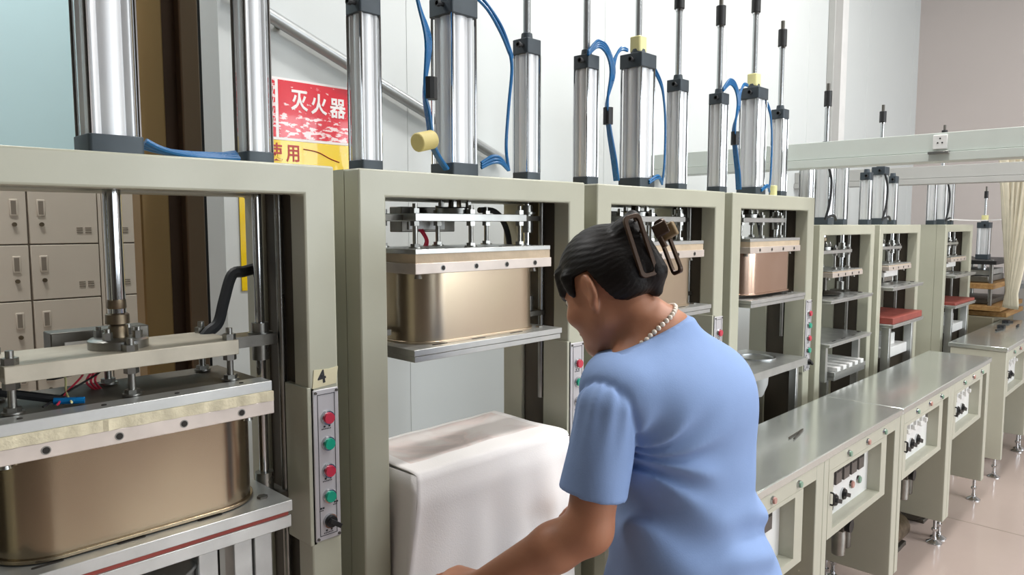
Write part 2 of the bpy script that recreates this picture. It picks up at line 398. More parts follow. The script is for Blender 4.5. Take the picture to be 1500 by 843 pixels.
def control_panel(root, x0, x1, z0, z1, y=0.0):
    p = MB().box(x0, x1, y - 0.004, y, z0, z1).build('control_panel', 'panel_face', root, 0.002)
    xc = (x0 + x1) / 2; H = z1 - z0
    fr = MB()
    for zz in (z0 + .006, z1 - .006):
        for xx in (x0 + .005, x1 - .005):
            MB().cyl((xx, y - .004, zz), (xx, y - .007, zz), 0.0028, n=10).build('screw', 'steel_dark', p)
    e = 0.0012
    a, b, c, d = x0 + .009, x1 - .009, z0 + .010, z1 - .010
    MB().box(a, a + e, y - .0046, y - .003, c, d).box(b - e, b, y - .0046, y - .003, c, d).box(a, b, y - .0046, y - .003, c, c + e).box(a, b, y - .0046, y - .003, d - e, d).build('printed_border', 'ink', p)
    for fz, m in ((0.81, 'btn_red'), (0.64, 'btn_green'), (0.46, 'btn_red'), (0.29, 'btn_green')):
        push_button(p, xc + 0.002, y - .004, z0 + H * fz, m)
    selector(p, xc + 0.002, y - .004, z0 + H * 0.125)
    mk = MB()
    for fz, xs in ((0.735, 0), (0.39, 0), (0.045, 0.0), (0.20, -0.015), (0.22, 0.016)):
        zz = z0 + H * fz; w_ = 0.011 if xs == 0 else 0.005
        for k in range(6 if xs == 0 else 3):
            q = xc + xs - w_ + k * (2 * w_ / (6 if xs == 0 else 3)); mk.box(q, q + 0.0022, y - .0046, y - .003, zz, zz + 0.002)
        for k in range(2): q = xc + xs - w_ * .6 + k * w_; mk.box(q, q + 0.004, y - .0046, y - .003, zz + .004, zz + 0.0075)
    mk.build('printed_marks', 'ink', p)
    return p
def frame_u(W, zt, zo, pw, y0, y1):
    h = W / 2
    return MB().prism_y([(-h, 0.03), (-h + pw, 0.03), (-h + pw, zo), (h - pw, zo), (h - pw, 0.03), (h, 0.03), (h, zt), (-h, zt)], y0, y1)

def press_frame(root, W, zt, zo, pw, D=0.25, yf=0.055, yr=0.172):
    frame_u(W, zt, zo, pw, 0, yf).build('front_frame', 'sage', root, 0.004)
    frame_u(W, zt, zo, pw, yr, D).build('rear_frame', 'sage', root, 0.004)
    h = W / 2
    for s in (-1, 1):
        a, b = (h - 0.008, h) if s > 0 else (-h, -h + 0.008)
        MB().box(a, b, yf, yr, 0.05, zt).build('side_panel', 'sage', root)
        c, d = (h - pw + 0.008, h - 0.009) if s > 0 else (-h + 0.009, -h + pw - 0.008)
        MB().box(c, d, yf + .001, yr - .001, 0.06, zt - .02).build('recess_shade', 'soffit', root)  # added dark slab: shade of the side recess put into its colour
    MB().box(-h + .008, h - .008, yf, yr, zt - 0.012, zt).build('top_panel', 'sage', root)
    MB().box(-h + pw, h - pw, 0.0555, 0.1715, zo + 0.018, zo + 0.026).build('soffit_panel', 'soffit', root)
    for x in (-0.19, 0.19): MB().box(x - .02, x + .02, 0.0556, 0.1714, zo + 0.006, zo + 0.018).build('soffit_bar', 'sage', root, 0.002)
    for x in (-h + .04, h - .04):
        for y in (0.035, 0.21): MB().cyl((x, y, 0.0), (x, y, 0.035), 0.022, 0.014).build('foot', 'steel', root)
def heater_stack(root, z, L=0.222, top='alu_plate', yf=0.0, yb=0.235, foam='insul', cw=4, th=(0.011, 0.020, 0.024)):
    """z = top of the aluminium plate; aluminium, insulation and drilled heater plate below each other; returns bottom z"""
    a, b, c = th
    if foam == 'foam':
        tp = MB().box(-L, L, yf, yf + .045, z - a, z).build('clamp_bar', 'alu_plate', root, 0.001)
        MB().box(-L, L, yf + .046, yb, z - a, z - .003).build('clamp_plate', 'plate_dark', root, 0.001)
    else: tp = MB().box(-L, L, yf, yb, z - a, z).build('clamp_plate', top, root, 0.001)
    for k in range(4):
        x = -L + 0.05 + k * (2 * L - 0.1) / 3
        MB().cyl((x, yf + .02, z - .001), (x, yf + .02, z + .0012), 0.0040, n=14).build('screw_hole', 'hole', tp)
    ins = MB()
    if foam == 'foam':
        n = 60; rows = []
        for i in range(n + 1):
            x = -L + 2 * L * i / n
            rows.append((x, yf - 0.001 - random.random() * 0.003 - .002 * math.sin(i * .5) ** 2))
        rows += [(L, yb), (-L, yb)]
        ins.prism(rows, z - a - b, z - a)
    else: ins.box(-L + .001, L - .001, yf + .001, yb, z - a - b, z - a)
    ins.build('insulation_board', foam, root)
    zb = z - a - b - c
    hp = MB().box(-L - .002, L + .002, yf - .002, yb, zb, z - a - b).build('heater_plate', 'heater', root, 0.0012)
    for k in range(cw):
        x = -L + 2 * L * (k + 0.75) / (cw + 0.35)
        hh = MB().cyl((x, yf - .002, zb + c * .5), (x, yf - .0028, zb + c * .5), 0.0068, n=18).build('heater_hole', 'steel', hp)
        MB().cyl((x, yf - .0026, zb + c * .5), (x, yf - .0032, zb + c * .5), 0.0052, n=16).build('bore', 'hole', hh)
    for x in (-L + .03, L - .035): MB().cyl((x, yf + .03, zb - .012), (x, yf + .03, zb), 0.009, 0.006).build('clip_screw', 'steel', hp)
    return zb
def pot(root, zt, zb, hx=0.21, y0=0.012, y1=0.235, r=0.085, m='pot', name='mould_pot'):
    yc, hy = (y0 + y1) / 2, (y1 - y0) / 2
    p = MB().prism(rrect(0, yc, hx, hy, min(r, hy * .98), 14), zb, zt).build(name, m, root)
    MB().prism(rrect(0, yc, hx + .005, hy + .005, min(r + .005, hy), 14), zb - .001, zb + .005).build('bottom_rim', m, p, 0.001)
    return p
def shelf(root, z0, z1, L=0.245, yf=-0.022, yb=0.24, strip=None):
    t = z1 - z0
    if strip:
        s = MB().box(-L, L, yf, yb, z0 + t * .60, z1).build('shelf', 'alu_plate', root, 0.001)
        MB().box(-L + .006, L - .006, yf + .006, yb, z0 + t * .44, z0 + t * .60).build('red_gasket', strip, s)
        MB().box(-L + .002, L - .002, yf + .002, yb, z0, z0 + t * .44).build('lower_board', 'alu_plate', s, 0.001)
    else:
        s = MB().box(-L, L, yf, yb, z0 + t * .5, z1).build('shelf', 'alu_plate', root, 0.001)
        MB().box(-L + .003, L - .003, yf + .003, yb, z0, z0 + t * .5 - .001).build('lower_board', 'alu_plate', s, 0.001)
    for x in (-.15, -.03, .10):
        MB().prism(rrect(x, yf + .028, .022, .0035, .0034, 4), z1 - .001, z1 + .0008).build('slot', 'hole', s)
    MB().cyl((L - .035, yf + .05, z1 - .001), (L - .035, yf + .05, z1 + .004), 0.010, n=6).build('shelf_bolt', 'steel_dark', s)
    return s
def ram(root, z_top, zc0, zc1, zstack, rear_nut=True, studs=5, hc=0.183, pm='alu_plate'):
    """piston rod, coupling, flange, cross plate, guide arms, bushings and studs. zc0..zc1 cross plate"""
    MB().cyl((0, .123, zc1 + .05), (0, .123, z_top), 0.0145, n=24).build('ram_rod', 'chrome', root)
    cp = MB().lathe([(0.0145, .085), (0.0155, .070), (0.0145, .068), (0.012, .062), (0.019, .058), (0.0195, .042), (0.012, .040), (0.015, .036), (0.017, .012), (0.017, 0.0)], (0, .123, zc1), 20).build('coupling', 'tarnish', root, angle=50)
    fl = MB().lathe([(0.048, 0), (0.048, .014), (0.044, .017), (0.020, .018)], (0, .123, zc1), 32).build('flange', 'steel', root, angle=50)
    for k in range(4):
        a = PI / 4 + k * PI / 2; x, y = 0.034 * math.cos(a), .123 + 0.034 * math.sin(a)
        MB().cyl((x, y, zc1 + .016), (x, y, zc1 + .030), 0.008, n=6).cyl((x, y, zc1 + .03), (x, y, zc1 + .036), 0.0045, n=10).build('flange_bolt', 'steel', fl)
    MB().box(-hc, hc, 0.048, 0.205, zc0, zc1).build('cross_plate', pm, root, 0.0012)
    MB().box(-.285, -hc + .002, 0.095, 0.150, zc0 + .002, zc1 - .003).build('guide_arm', 'steel_dark', root)
    MB().box(hc - .002, .285, 0.095, 0.150, zc0 + .002, zc1 - .003).build('guide_arm', 'steel_dark', root)
    pos = [(-.172, .064), (0.0, .064), (.172, .064), (-.172, .19), (0.0, .19), (.172, .19)][:studs + 1]
    for x, y in pos: stud(root, x, y, zstack, zc1 + .022, zc0, zc1)
def guides(root, zc0, z_lo, z_hi, xg=0.262):
    for s in (-1, 1):
        g = MB().cyl((s * xg, .122, z_lo), (s * xg, .122, z_hi), 0.0095, n=18).build('guide_rod', 'chrome', root)
        MB().cyl((s * xg, .122, zc0 - .03), (s * xg, .122, zc0 + .045), 0.017, n=18).cyl((s * xg, .122, zc0 + .02), (s * xg, .122, zc0 + .026), 0.024, n=18).build('bushing', 'steel', g)
        MB().cyl((s * xg, .122, z_lo), (s * xg, .122, z_lo + .04), 0.018, n=18).build('rod_clamp', 'steel', g)
        MB().box(s * xg - .04, s * xg + .035 if s < 0 else s * xg + .035, .085, .16, z_lo - .014, z_lo).build('guide_bracket', 'steel_dark', g, 0.001)
        if s > 0: MB().cyl((s * (xg + .035), .10, z_lo - .25), (s * (xg + .035), .10, z_hi), 0.008, n=14).build('side_rod', 'steel', g)
def terminal_box(root, x0, x1, z0, z1, y=0.222):
    b = MB().box(x0, x1, y, y + .05, z0, z1).build('terminal_box', 'steel_dark', root, 0.002)
    MB().box(x0 + .02, x1 - .04, y - .006, y, z0 + (z1 - z0) * .1, z0 + (z1 - z0) * .6).build('terminal_strip', 'white_pl', b, 0.001)
    for k in range(3): MB().tube([(x0 + .05 + k * .006, y - .003, z0 + .01), (x0 + .06 + k * .004, y - .02, z0 - .02), (x0 + .045 + k * .007, y - .03, z0 - .045), (x0 + .055 + k * .004, y - .06, z0 - .06)], 0.0022, 6).build('wire', 'btn_red', b)
    return b
def hose(root, pts, r=0.0042, m='hose_blue'): return MB().tube(pts, r, 8).build('air_hose', m, root)

def tall_press(cx, name_label, stack_z, zc, shelf_z, kind):
    root = empty('press_machine', (cx, FM, 0), name_label, 'machine', 'tall press machines')
    W, zt, zo, pw = 0.728, 1.613, 1.557, 0.066
    press_frame(root, W, zt, zo, pw)
    h = W / 2
    # control box behind the button panel on the right post
    MB().box(h - pw - .004, h - pw + .012, 0.0, 0.088, 0.862, 1.182).build('control_box', 'sage', root, 0.002)
    control_panel(root, h - .060, h - .003, 0.868, 1.176)
    return root
def local(pts, cx): return [(x - cx, y - FM, z) for x, y, z in pts]

CX = [0.418, 1.203, 1.988, 2.773]
YA = 0.123                      # cylinder axis behind the front plane
# --- press 4: lowered ram, foam edge, at the left edge of the picture
A = tall_press(CX[0], 'nearest sage press machine numbered 4, its pot lowered and foam edge showing', 0, 0, 0, 'A')
air_cylinder(A, 0, YA, 0.085, 1.613, 1.65, 2.045)
for s in (-1, 1): air_cylinder(A, s * .262, YA, 0.056, 1.613, 1.64, 1.995, 2.6, rod_m='rod')
zb = heater_stack(A, 1.209, top='alu_dusty', foam='foam', th=(0.019, 0.018, 0.025))
ram(A, 1.575, 1.258, 1.285, 1.209, pm='alu_dusty'); guides(A, 1.258, 0.955, 1.575)
pot(A, zb, 0.982, m='pot_dark')
shelf(A, 0.927, 0.979, strip='red_strip')
tb = terminal_box(A, -.08, .085, 1.262, 1.306)
for k, c in enumerate(('black', 'btn_red', 'yellow_pl')):
    MB().tube([(-.06 + .02 * k, .21, 1.26), (-.10, .17, 1.235 + .012 * k), (-.02 - .03 * k, .15, 1.245), (-.09, .10, 1.222), (-.135 + .02 * k, .05, 1.215)], 0.0018, 6).build('wire', c, tb)
hose(A, [(-.20, .12, 1.24), (-.15, .10, 1.228), (-.10, .07, 1.216)], 0.007, 'rubber')
MB().cyl((-.115, .072, 1.217), (-.075, .055, 1.2145), 0.0055, n=10).build('cable_sleeve', 'hose_blue', A)
hose(A, local([(.700, 1.42, 1.41), (.672, 1.42, 1.404), (.647, 1.42, 1.398), (.629, 1.42, 1.348), (.616, 1.42, 1.305), (.596, 1.42, 1.288), (.585, 1.42, 1.275)], CX[0]), 0.0115, 'rubber')
for k in range(4):
    hose(A, [(.052, .10 + .007 * k, 1.645 - .003 * k), (.085, .104 + .006 * k, 1.632 - .002 * (k % 2)), (.145, .108 + .005 * k, 1.624 + .003 * (k % 3)), (.225, .11 + .005 * k, 1.626 + .004 * k)], 0.0048)
# supports below its shelf
for x in (.10, .165, .205): MB().box(x - .018, x + .018, .02, .06, 0.5, .927).build('support_leg', 'alu_plate', A, 0.002)
MB().cyl((-.02, .10, .74), (-.02, .10, .89), 0.12, n=40).cyl((-.02, .10, .885), (-.02, .10, .893), 0.125, n=40).build('lower_mould', 'alu', A, 0.002)
MB().box(-.29, .29, .0, .24, .46, .50).build('lower_bed', 'sage', A, 0.003)
tape = MB().prism_y([(.305, 1.179), (.358, 1.183), (.363, 1.2165), (.342, 1.214), (.309, 1.2155)], -0.0015, 0.0).build('tape_label', 'tape', A)
text_mesh('number', '4', 0.036, 'ink', tape, (.326, -0.0018, 1.199), (R(90), R(-8), 0), 0.0003, bold=.0008)

# --- second press: ram up, white cloth on its bed
def raised(root, potmat='pot', shz=(1.20, 1.228), with_box=True):
    zb = heater_stack(root, 1.445)
    ram(root, 1.60, 1.507, 1.525, 1.445); guides(root, 1.507, 1.262, 1.575)
    pot(root, zb, 1.229, m=potmat); shelf(root, *shz)
    if with_box: terminal_box(root, -.091, .086, 1.48, 1.544)
    hose(root, [(.153, .198, 1.538), (.213, .198, 1.535), (.25, .195, 1.497), (.262, .19, 1.44), (.25, .19, 1.40)], 0.008, 'rubber')
B = tall_press(CX[1], 'sage press machine holding a steel pot above the white cloth', 0, 0, 0, 'B')
raised(B)
air_cylinder(B, 0, YA, 0.085, 1.613, 1.65, 2.045, 2.5, rod_m='rod')
for s in (-1, 1): air_cylinder(B, s * .262, YA, 0.056, 1.613, 1.64, 1.995, 2.6, rod_m='rod')
for k in range(4):
    d = .006 * k
    hose(B, local([(1.180, 1.352 + d, 2.050), (1.150, 1.345 + d, 2.115 + d), (1.085 + d, 1.338 + d, 2.125 + d), (1.045 + d, 1.335 + d, 2.07), (1.062 + d, 1.335 + d, 2.0), (1.088 + d * .7, 1.34, 1.922), (1.083 + d * .7, 1.34 + d, 1.813), (1.094 + d * .5, 1.338 + d, 1.76 - d), (1.108 + d * .3, 1.335 + d, 1.68), (1.150 + d * .3, 1.338 + d, 1.632)], CX[1]))
MB().cyl((-.105, .085, 1.79), (-.105, .085, 1.84), 0.016, n=10).build('hose_tie', 'black', B)
MB().cyl(local([(1.100, 1.335, 1.698)], CX[1])[0], local([(1.050, 1.33, 1.686)], CX[1])[0], 0.022, n=20).build('silencer', 'yellow_olive', B, 0.003)
for k in range(2):
    d = .012 * k
    hose(B, local([(1.228, 1.345, 2.050), (1.250, 1.34, 2.062 - d), (1.29, 1.34, 2.04 - d), (1.335, 1.34, 1.998 - d * 1.5), (1.366, 1.34, 1.945 - d), (1.372, 1.34, 1.93)], CX[1]))
hose(B, local([(1.360, 1.34, 1.95), (1.366, 1.335, 1.90), (1.354, 1.335, 1.80), (1.350, 1.34, 1.70), (1.37, 1.35, 1.64)], CX[1]))
for k in range(3):
    hose(B, local([(1.252, 1.33, 1.640 + .006 * k), (1.285, 1.325, 1.654 + .008 * k), (1.315, 1.325, 1.655 + .006 * k), (1.352, 1.335, 1.640)], CX[1]))
# bed under the cloth
MB().box(-.262, .226, -.04, .20, .90, .962).build('lower_bed', 'alu_plate', B, 0.003)
MB().box(-.262, -.20, -.02, .19, .10, .90).build('bed_leg', 'sage_dark', B, 0.003); MB().box(.16, .222, -.02, .19, .10, .90).build('bed_leg', 'sage_dark', B, 0.003)

C = tall_press(CX[2], 'sage press machine with steel pot, directly behind the worker', 0, 0, 0, 'C')
raised(C)
D = tall_press(CX[3], 'sage press machine with copper-tinted pot over a plate with round holes', 0, 0, 0, 'D')
raised(D, 'pot_copper', (1.188, 1.216))
air_cylinder(C, 0, YA, 0.085, 1.613, 1.65, 2.040, 2.7, nut=True, rod_m='rod')
air_cylinder(C, -.265, YA, 0.056, 1.613, 1.64, 1.995, 2.7, rod_m='rod')
air_cylinder(C, .240, YA, 0.056, 1.613, 1.64, 1.995, 2.228, 0.09)
air_cylinder(D, .02, YA, 0.085, 1.613, 1.65, 2.040, 2.330, 0.10, nut=True)
air_cylinder(D, -.258, YA, 0.056, 1.613, 1.64, 1.985, 2.228, 0.077)
air_cylinder(D, .268, YA, 0.056, 1.613, 1.64, 1.985, 2.241, 0.077)
def hose_set(root, cx, x0):
    for k in range(4):
        d = .006 * k
        hose(root, local([(x0 - .10, 1.345, 1.990 + d * .5), (x0 - .06, 1.34, 2.018 + d), (x0 - .018 + d * .3, 1.34, 2.004 + d), (x0 + d, 1.338, 1.955), (x0 - .014 + d, 1.338 + d, 1.864), (x0 + .002 + d * .6, 1.338 + d, 1.786), (x0 + .030 + d * .3, 1.338 + d, 1.70), (x0 + .055 + d * .3, 1.345 + d, 1.635)], cx))
    for k in range(2): hose(root, local([(x0 + .002 + k * .008, 1.338, 1.93), (x0 + .02 + k * .004, 1.34, 1.995), (x0 + .06, 1.345, 2.03 + k * .006), (x0 + .10, 1.35, 2.035 + k * .004)], cx))
    MB().cyl((x0 - .003 - cx, .092, 1.80), (x0 - .003 - cx, .092, 1.85), 0.015, n=10).build('hose_tie', 'black', root)
    for k in range(2): hose(root, local([(x0 + .225, 1.345, 2.02 - k * .012), (x0 + .275, 1.34, 1.965 - k * .012), (x0 + .296, 1.34, 1.90), (x0 + .306, 1.34, 1.82), (x0 + .304, 1.34, 1.70), (x0 + .30, 1.345, 1.635)], cx), 0.0038)
    for k in range(2): hose(root, local([(x0 + .20, 1.33, 1.632 + k * .006), (x0 + .245, 1.325, 1.650 + k * .008), (x0 + .285, 1.335, 1.632)], cx))
hose_set(C, CX[2], 1.793); hose_set(D, CX[3], 2.590)
MB().cyl((.155, .09, 1.613), (.155, .09, 1.66), 0.014, n=16).build('silencer', 'yellow_pl', D, 0.002)
# press D: plate with two round holes and the white cup hanging below
lp = MB().plate_hole(-.28, -.06, -.05, .23, .918, .948, -.16, .08, .05).plate_hole(-.06, .22, -.05, .23, .918, .948, .06, .10, .072).build('lower_plate', 'alu_plate', D, 0)
for x, y, r in ((-.16, .08, .05), (.06, .10, .072)):
    MB().lathe([(r, .0), (r + .008, 0.0), (r + .008, .006), (r, .006), (r - .004, .004), (r - .004, -.02), (r, -.02)], (x, y, .948), 32).build('hole_rim', 'alu', lp)
MB().lathe([(.050, 0.0), (.054, -.03), (.050, -.08), (.036, -.12), (.030, -.13)], (.06, .10, .917), 28).build('suction_cup', 'white_pl', D)
for x in (-.265, .17): MB().box(x - .012, x + .012, -.03, .0, .40, .918).build('plate_leg', 'alu_plate', D, 0.002)
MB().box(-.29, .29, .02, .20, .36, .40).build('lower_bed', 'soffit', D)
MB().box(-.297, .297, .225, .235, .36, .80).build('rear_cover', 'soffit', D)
MB().box(-.297, -.06, .222, .232, .80, 1.19).build('rear_plate', 'sage', D)

# ------------------------------------------------------------------ low presses
def low_press(cx, label, rows, rod, tip, up=0.0):
    root = empty('low_press_machine', (cx, FM, 0), label, 'machine', 'low press machines')
    press_frame(root, 0.70, 1.497, 1.450, 0.052)
    air_cylinder(root, 0, YA, 0.072, 1.497, 1.53, 1.815 + up, rod, tip)
    for s in (-1, 1): air_cylinder(root, s * .215, YA, 0.052, 1.497, 1.525, 1.775 + up)
    hose(root, [(-.16, .05, 1.77), (-.14, .04, 1.70), (-.15, .04, 1.60), (-.17, .05, 1.52)], 0.006, 'rubber')
    hose(root, [(-.16, .05, 1.53), (-.10, .04, 1.54), (-.04, .05, 1.52)], 0.006, 'rubber')
    ram(root, 1.49, 1.362, 1.378, 1.286, hc=0.18); guides(root, 1.362, 1.17, 1.47, 0.25)
    return root
E1 = low_press(3.555, 'low press with empty aluminium shelves, first of the low presses beside the tall ones', None, 2.051, 0.079, .06)
heater_stack(E1, 1.286, L=0.19, th=(.004, .004, .022))
MB().lathe([(.07, 0), (.075, .006), (.05, .014), (.012, .018), (.012, .10)], (-.02, .10, 1.166), 24).build('press_foot', 'steel_dark', E1)
shelf(E1, 1.143, 1.160, L=.27, yf=-.03); shelf(E1, .945, .962, L=.27, yf=-.03); 
lw = shelf(E1, .785, .825, L=.20, yf=-.03)
for k in range(5): MB().box(-.18 + k * .075, -.14 + k * .075, -.034, .19, .825, .845).build('rib', 'white_pl', lw, 0.002)
for x in (-.25, .16): MB().box(x - .012, x + .012, -.01, .02, .785, .945).build('shelf_post', 'alu_plate', E1)
for x in (-.20, .18): MB().box(x - .012, x + .012, .0, .03, .3, .785).build('shelf_post', 'alu_plate', E1)
def red_press(cx, label, rod, tip, redt, up=0.0):
    F = low_press(cx, label, None, rod, tip, up)
    heater_stack(F, 1.286, L=0.19, th=(.006, .004, .024))
    MB().box(-.16, .06, .03, .20, 1.215, 1.252).build('upper_mould', 'white_pl', F, 0.004)
    MB().box(-.12, .03, .045, .18, 1.185, 1.215).build('mould_insert', 'steel', F, 0.004)
    shelf(F, 1.152, 1.170, L=.265, yf=-.05)
    MB().cyl((-.03, .10, 1.170), (-.03, .10, 1.182), 0.075, n=28).build('lower_ring', 'steel_dark', F)
    rb = MB().box(-.255, .255, -.052, .22, .975, .975 + redt).build('silicone_mat', 'red_mat', F, 0.003)
    shelf(F, .955, .9745, L=.265, yf=-.058)
    for x in (-.22, .17): MB().box(x - .016, x + .016, -.03, .01, .40, .955).build('shelf_post', 'alu_plate', F, 0.002)
    MB().box(-.19, .15, -.01, .20, .78, .835).build('white_mould', 'white_pl', F, 0.004); MB().box(-.15, .03, .02, .19, .835, .90).build('white_block', 'white_pl', F, 0.004)
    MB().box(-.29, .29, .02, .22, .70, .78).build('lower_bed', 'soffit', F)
    return F
red_press(4.335, 'low press with a thick red silicone mat, right behind the long worktop end', 2.053, 0.067, .035)
red_press(5.575, 'farthest low press with a thin red mat, standing apart by the far bench', 2.09, 0.04, .018, .06)
# ------------------------------------------------------------------ control benches
BF, BD = 0.848, 0.298
def bench_unit(x0, label, style):
    root = empty('control_bench', (x0, BF, 0), label, 'bench', 'control benches')
    Wd = 0.755
    for a, b, nm in ((0.0, .038, 'leg_panel'), (Wd - .058, Wd - .001, 'leg_panel')):
        MB().box(a, b, 0, BD - .01, .115, .759).build(nm, 'bench', root, 0.003)
    for x in (.036, Wd - .037):
        for y in (.035, BD - .05):
            f = MB().cyl((x, y, .012), (x, y, .116), 0.0075, n=12).cyl((x, y, .06), (x, y, .072), 0.014, n=6)
            f.lathe([(.034, 0), (.034, .004), (.022, .012), (.011, .018), (.010, .03)], (x, y, 0), 20).build('levelling_foot', 'chrome', root, angle=50)
    st = MB().box(.039, Wd - .059, 0, .016, .713, .759).build('top_strip', 'bench', root, 0.0015)
    for k, (x, m) in enumerate(((.205, 'btn_pale_green'), (.385, 'btn_pale_red'), (.56, 'btn_pale_green'))):
        push_button(st, x, 0.0, .736, m, 0.0125)
    cab = MB()
    a, b, c, d = .039, .598, .487, .713
    ra, rb_, rc, rd = .080, .540, .512, .700
    cab.box(a, ra, 0, .25, c, d).box(rb_, b, 0, .25, c, d).box(ra, rb_, 0, .25, c, rc).box(ra, rb_, 0, .25, rd, d)
    cb = cab.build('cabinet', 'bench', root)
    pn = MB().box(ra, rb_, .045, .055, rc, rd).build('control_panel', 'white_pl', cb)
    y = .045
    if style == 'meters':
        for k in range(5):
            x = ra + .045 + k * .072
            mt = MB().box(x, x + .052, y - .012, y, .618, .694).build('meter', 'meter', pn, 0.002)
            MB().box(x + .006, x + .046, y - .0128, y - .011, .660, .686).build('display', 'hole', mt)
        for k, x in enumerate((.13, .21, .29)): selector(pn, x, y, .562, .022, -20)
        push_button(pn, .37, y, .575, 'btn_pale_red', .016); push_button(pn, .44, y, .575, 'btn_pale_green', .016)
    else:
        for k in range(4):
            x = ra + .05 + k * .085
            sw = MB().box(x, x + .045, y - .02, y, .630, .690).build('switch', 'white_pl', pn, 0.003); MB().box(x + .015, x + .03, y - .034, y - .02, .650, .668).build('lever', 'white_pl', sw, 0.002)
        MB().box(ra + .38, ra + .42, y - .012, y, .63, .69).build('meter', 'meter', pn, 0.002)
        for k in range(4): selector(pn, .13 + k * .085, y, .570, .025, -20)
    h = MB().tube([(.058, 0, .640), (.058, -.010, .638), (.058, -.011, .62), (.058, -.010, .602), (.058, 0, .600)], .003, 8, 4).build('side_handle', 'black', cb)
    MB().box(.039, Wd - .059, BD - .03, BD - .02, .40, .713).build('rear_rail', 'bench', root)
    return root
U = [1.518, 2.275, 3.038, 3.795, 4.972, 5.729]
LB = ['control bench hidden behind the worker, leftmost of the row', 'control bench with dark meters and black knobs beside the worker',
      'control bench with white switches, third from the worker, chrome foot in front', 'control bench at the end of the long worktop, four white switches',
      'separate far control bench standing past the gap in the row', 'farthest control bench cut off by the right edge of the picture']
for i, x in enumerate(U): bench_unit(x, LB[i], 'meters' if i < 2 else 'switches')
def worktop(x0, x1, label):
    tag(MB().box(x0, x1, BF - .006, BF + BD, .7605, .786).build('worktop', 'worktop', None, 0.003), label, 'worktop', 'steel worktops')
worktop(1.505, 3.032, 'stainless steel worktop beside the worker, nearest of the steel tops')
worktop(3.036, 4.556, 'bright stainless steel worktop in the middle of the bench row')
worktop(4.966, 6.490, 'stainless steel worktop on the far separate bench')
# tweezers lying on the nearest worktop
tw = MB().tube([(2.47, 1.0, .789), (2.40, .985, .789), (2.34, .975, .789)], .003, 6, 3).tube([(2.47, 1.0, .789), (2.40, .995, .789), (2.335, .99, .789)], .003, 6, 3)
tag(tw.build('tweezers', 'steel_dark'), 'thin steel tweezers lying on the nearest steel worktop', 'tweezers')

# air filter regulators under the benches
def regulator(x, y, z, label):
    r = empty('filter_regulator', (x, y, z), label, 'regulator', 'air regulators under the benches')
    MB().lathe([(.018, -.10), (.024, -.095), (.026, -.03), (.024, 0)], (0, 0, 0), 18).build('bowl', 'steel', r)
    MB().box(-.028, .028, -.026, .026, 0, .045).build('body', 'steel_dark', r, 0.003)
    MB().lathe([(.022, 0), (.022, .03), (.017, .038)], (0, 0, .045), 18).build('adjust_knob', 'black', r)
    MB().lathe([(.018, -.09), (.022, -.085), (.022, -.01), (.020, 0)], (.065, 0, .0), 18).build('oil_bowl', 'steel_dark', r)
    MB().box(.028, .092, -.022, .022, 0, .04).build('lubricator_body', 'steel_dark', r, 0.003)
    MB().cyl((0, -.026, .022), (0, -.045, .022), .024, n=20).build('gauge', 'black', r)
    MB().box(-.03, .06, .026, BF + BD - .03 - y, .005, .04).build('mount', 'sage_dark', r)
    return r
regulator(2.74, .96, .36, 'air filter regulator under the bench with the dark meters')
regulator(3.51, .96, .36, 'air filter regulator under the third bench, left of the chrome foot')
def pump(x, y, label, m='steel_dark'):
    r = empty('vacuum_pump', (x, y, 0), label, 'pump', 'small pumps on the floor under the benches')
    MB().box(-.06, .06, -.05, .05, 0.0, .02).build('base_plate', 'steel_dark', r, 0.003)
    MB().cyl((-.10, 0, .08), (.08, 0, .08), .06, n=28).build('motor', m, r, 0.004)
    MB().cyl((.08, 0, .08), (.11, 0, .08), .045, n=24).build('end_bell', 'steel', r, 0.003)
    MB().box(-.04, .04, -.03, .03, .02, .05).build('foot', m, r)
    hose(r, [(.02, 0, .135), (.03, 0, .17), (.0, .04, .19), (-.05, .07, .20)], .006, 'rubber')
pump(2.60, 1.0, 'dark pump on the floor under the bench with dark meters'); pump(3.58, 1.02, 'pump on the floor under the third bench, beside the chrome foot', 'tarnish')
pump(4.02, 1.03, 'pump on the floor under the last bench of the long worktop'); pump(5.45, 1.0, 'white pump on the floor under the far separate bench', 'white_pl')

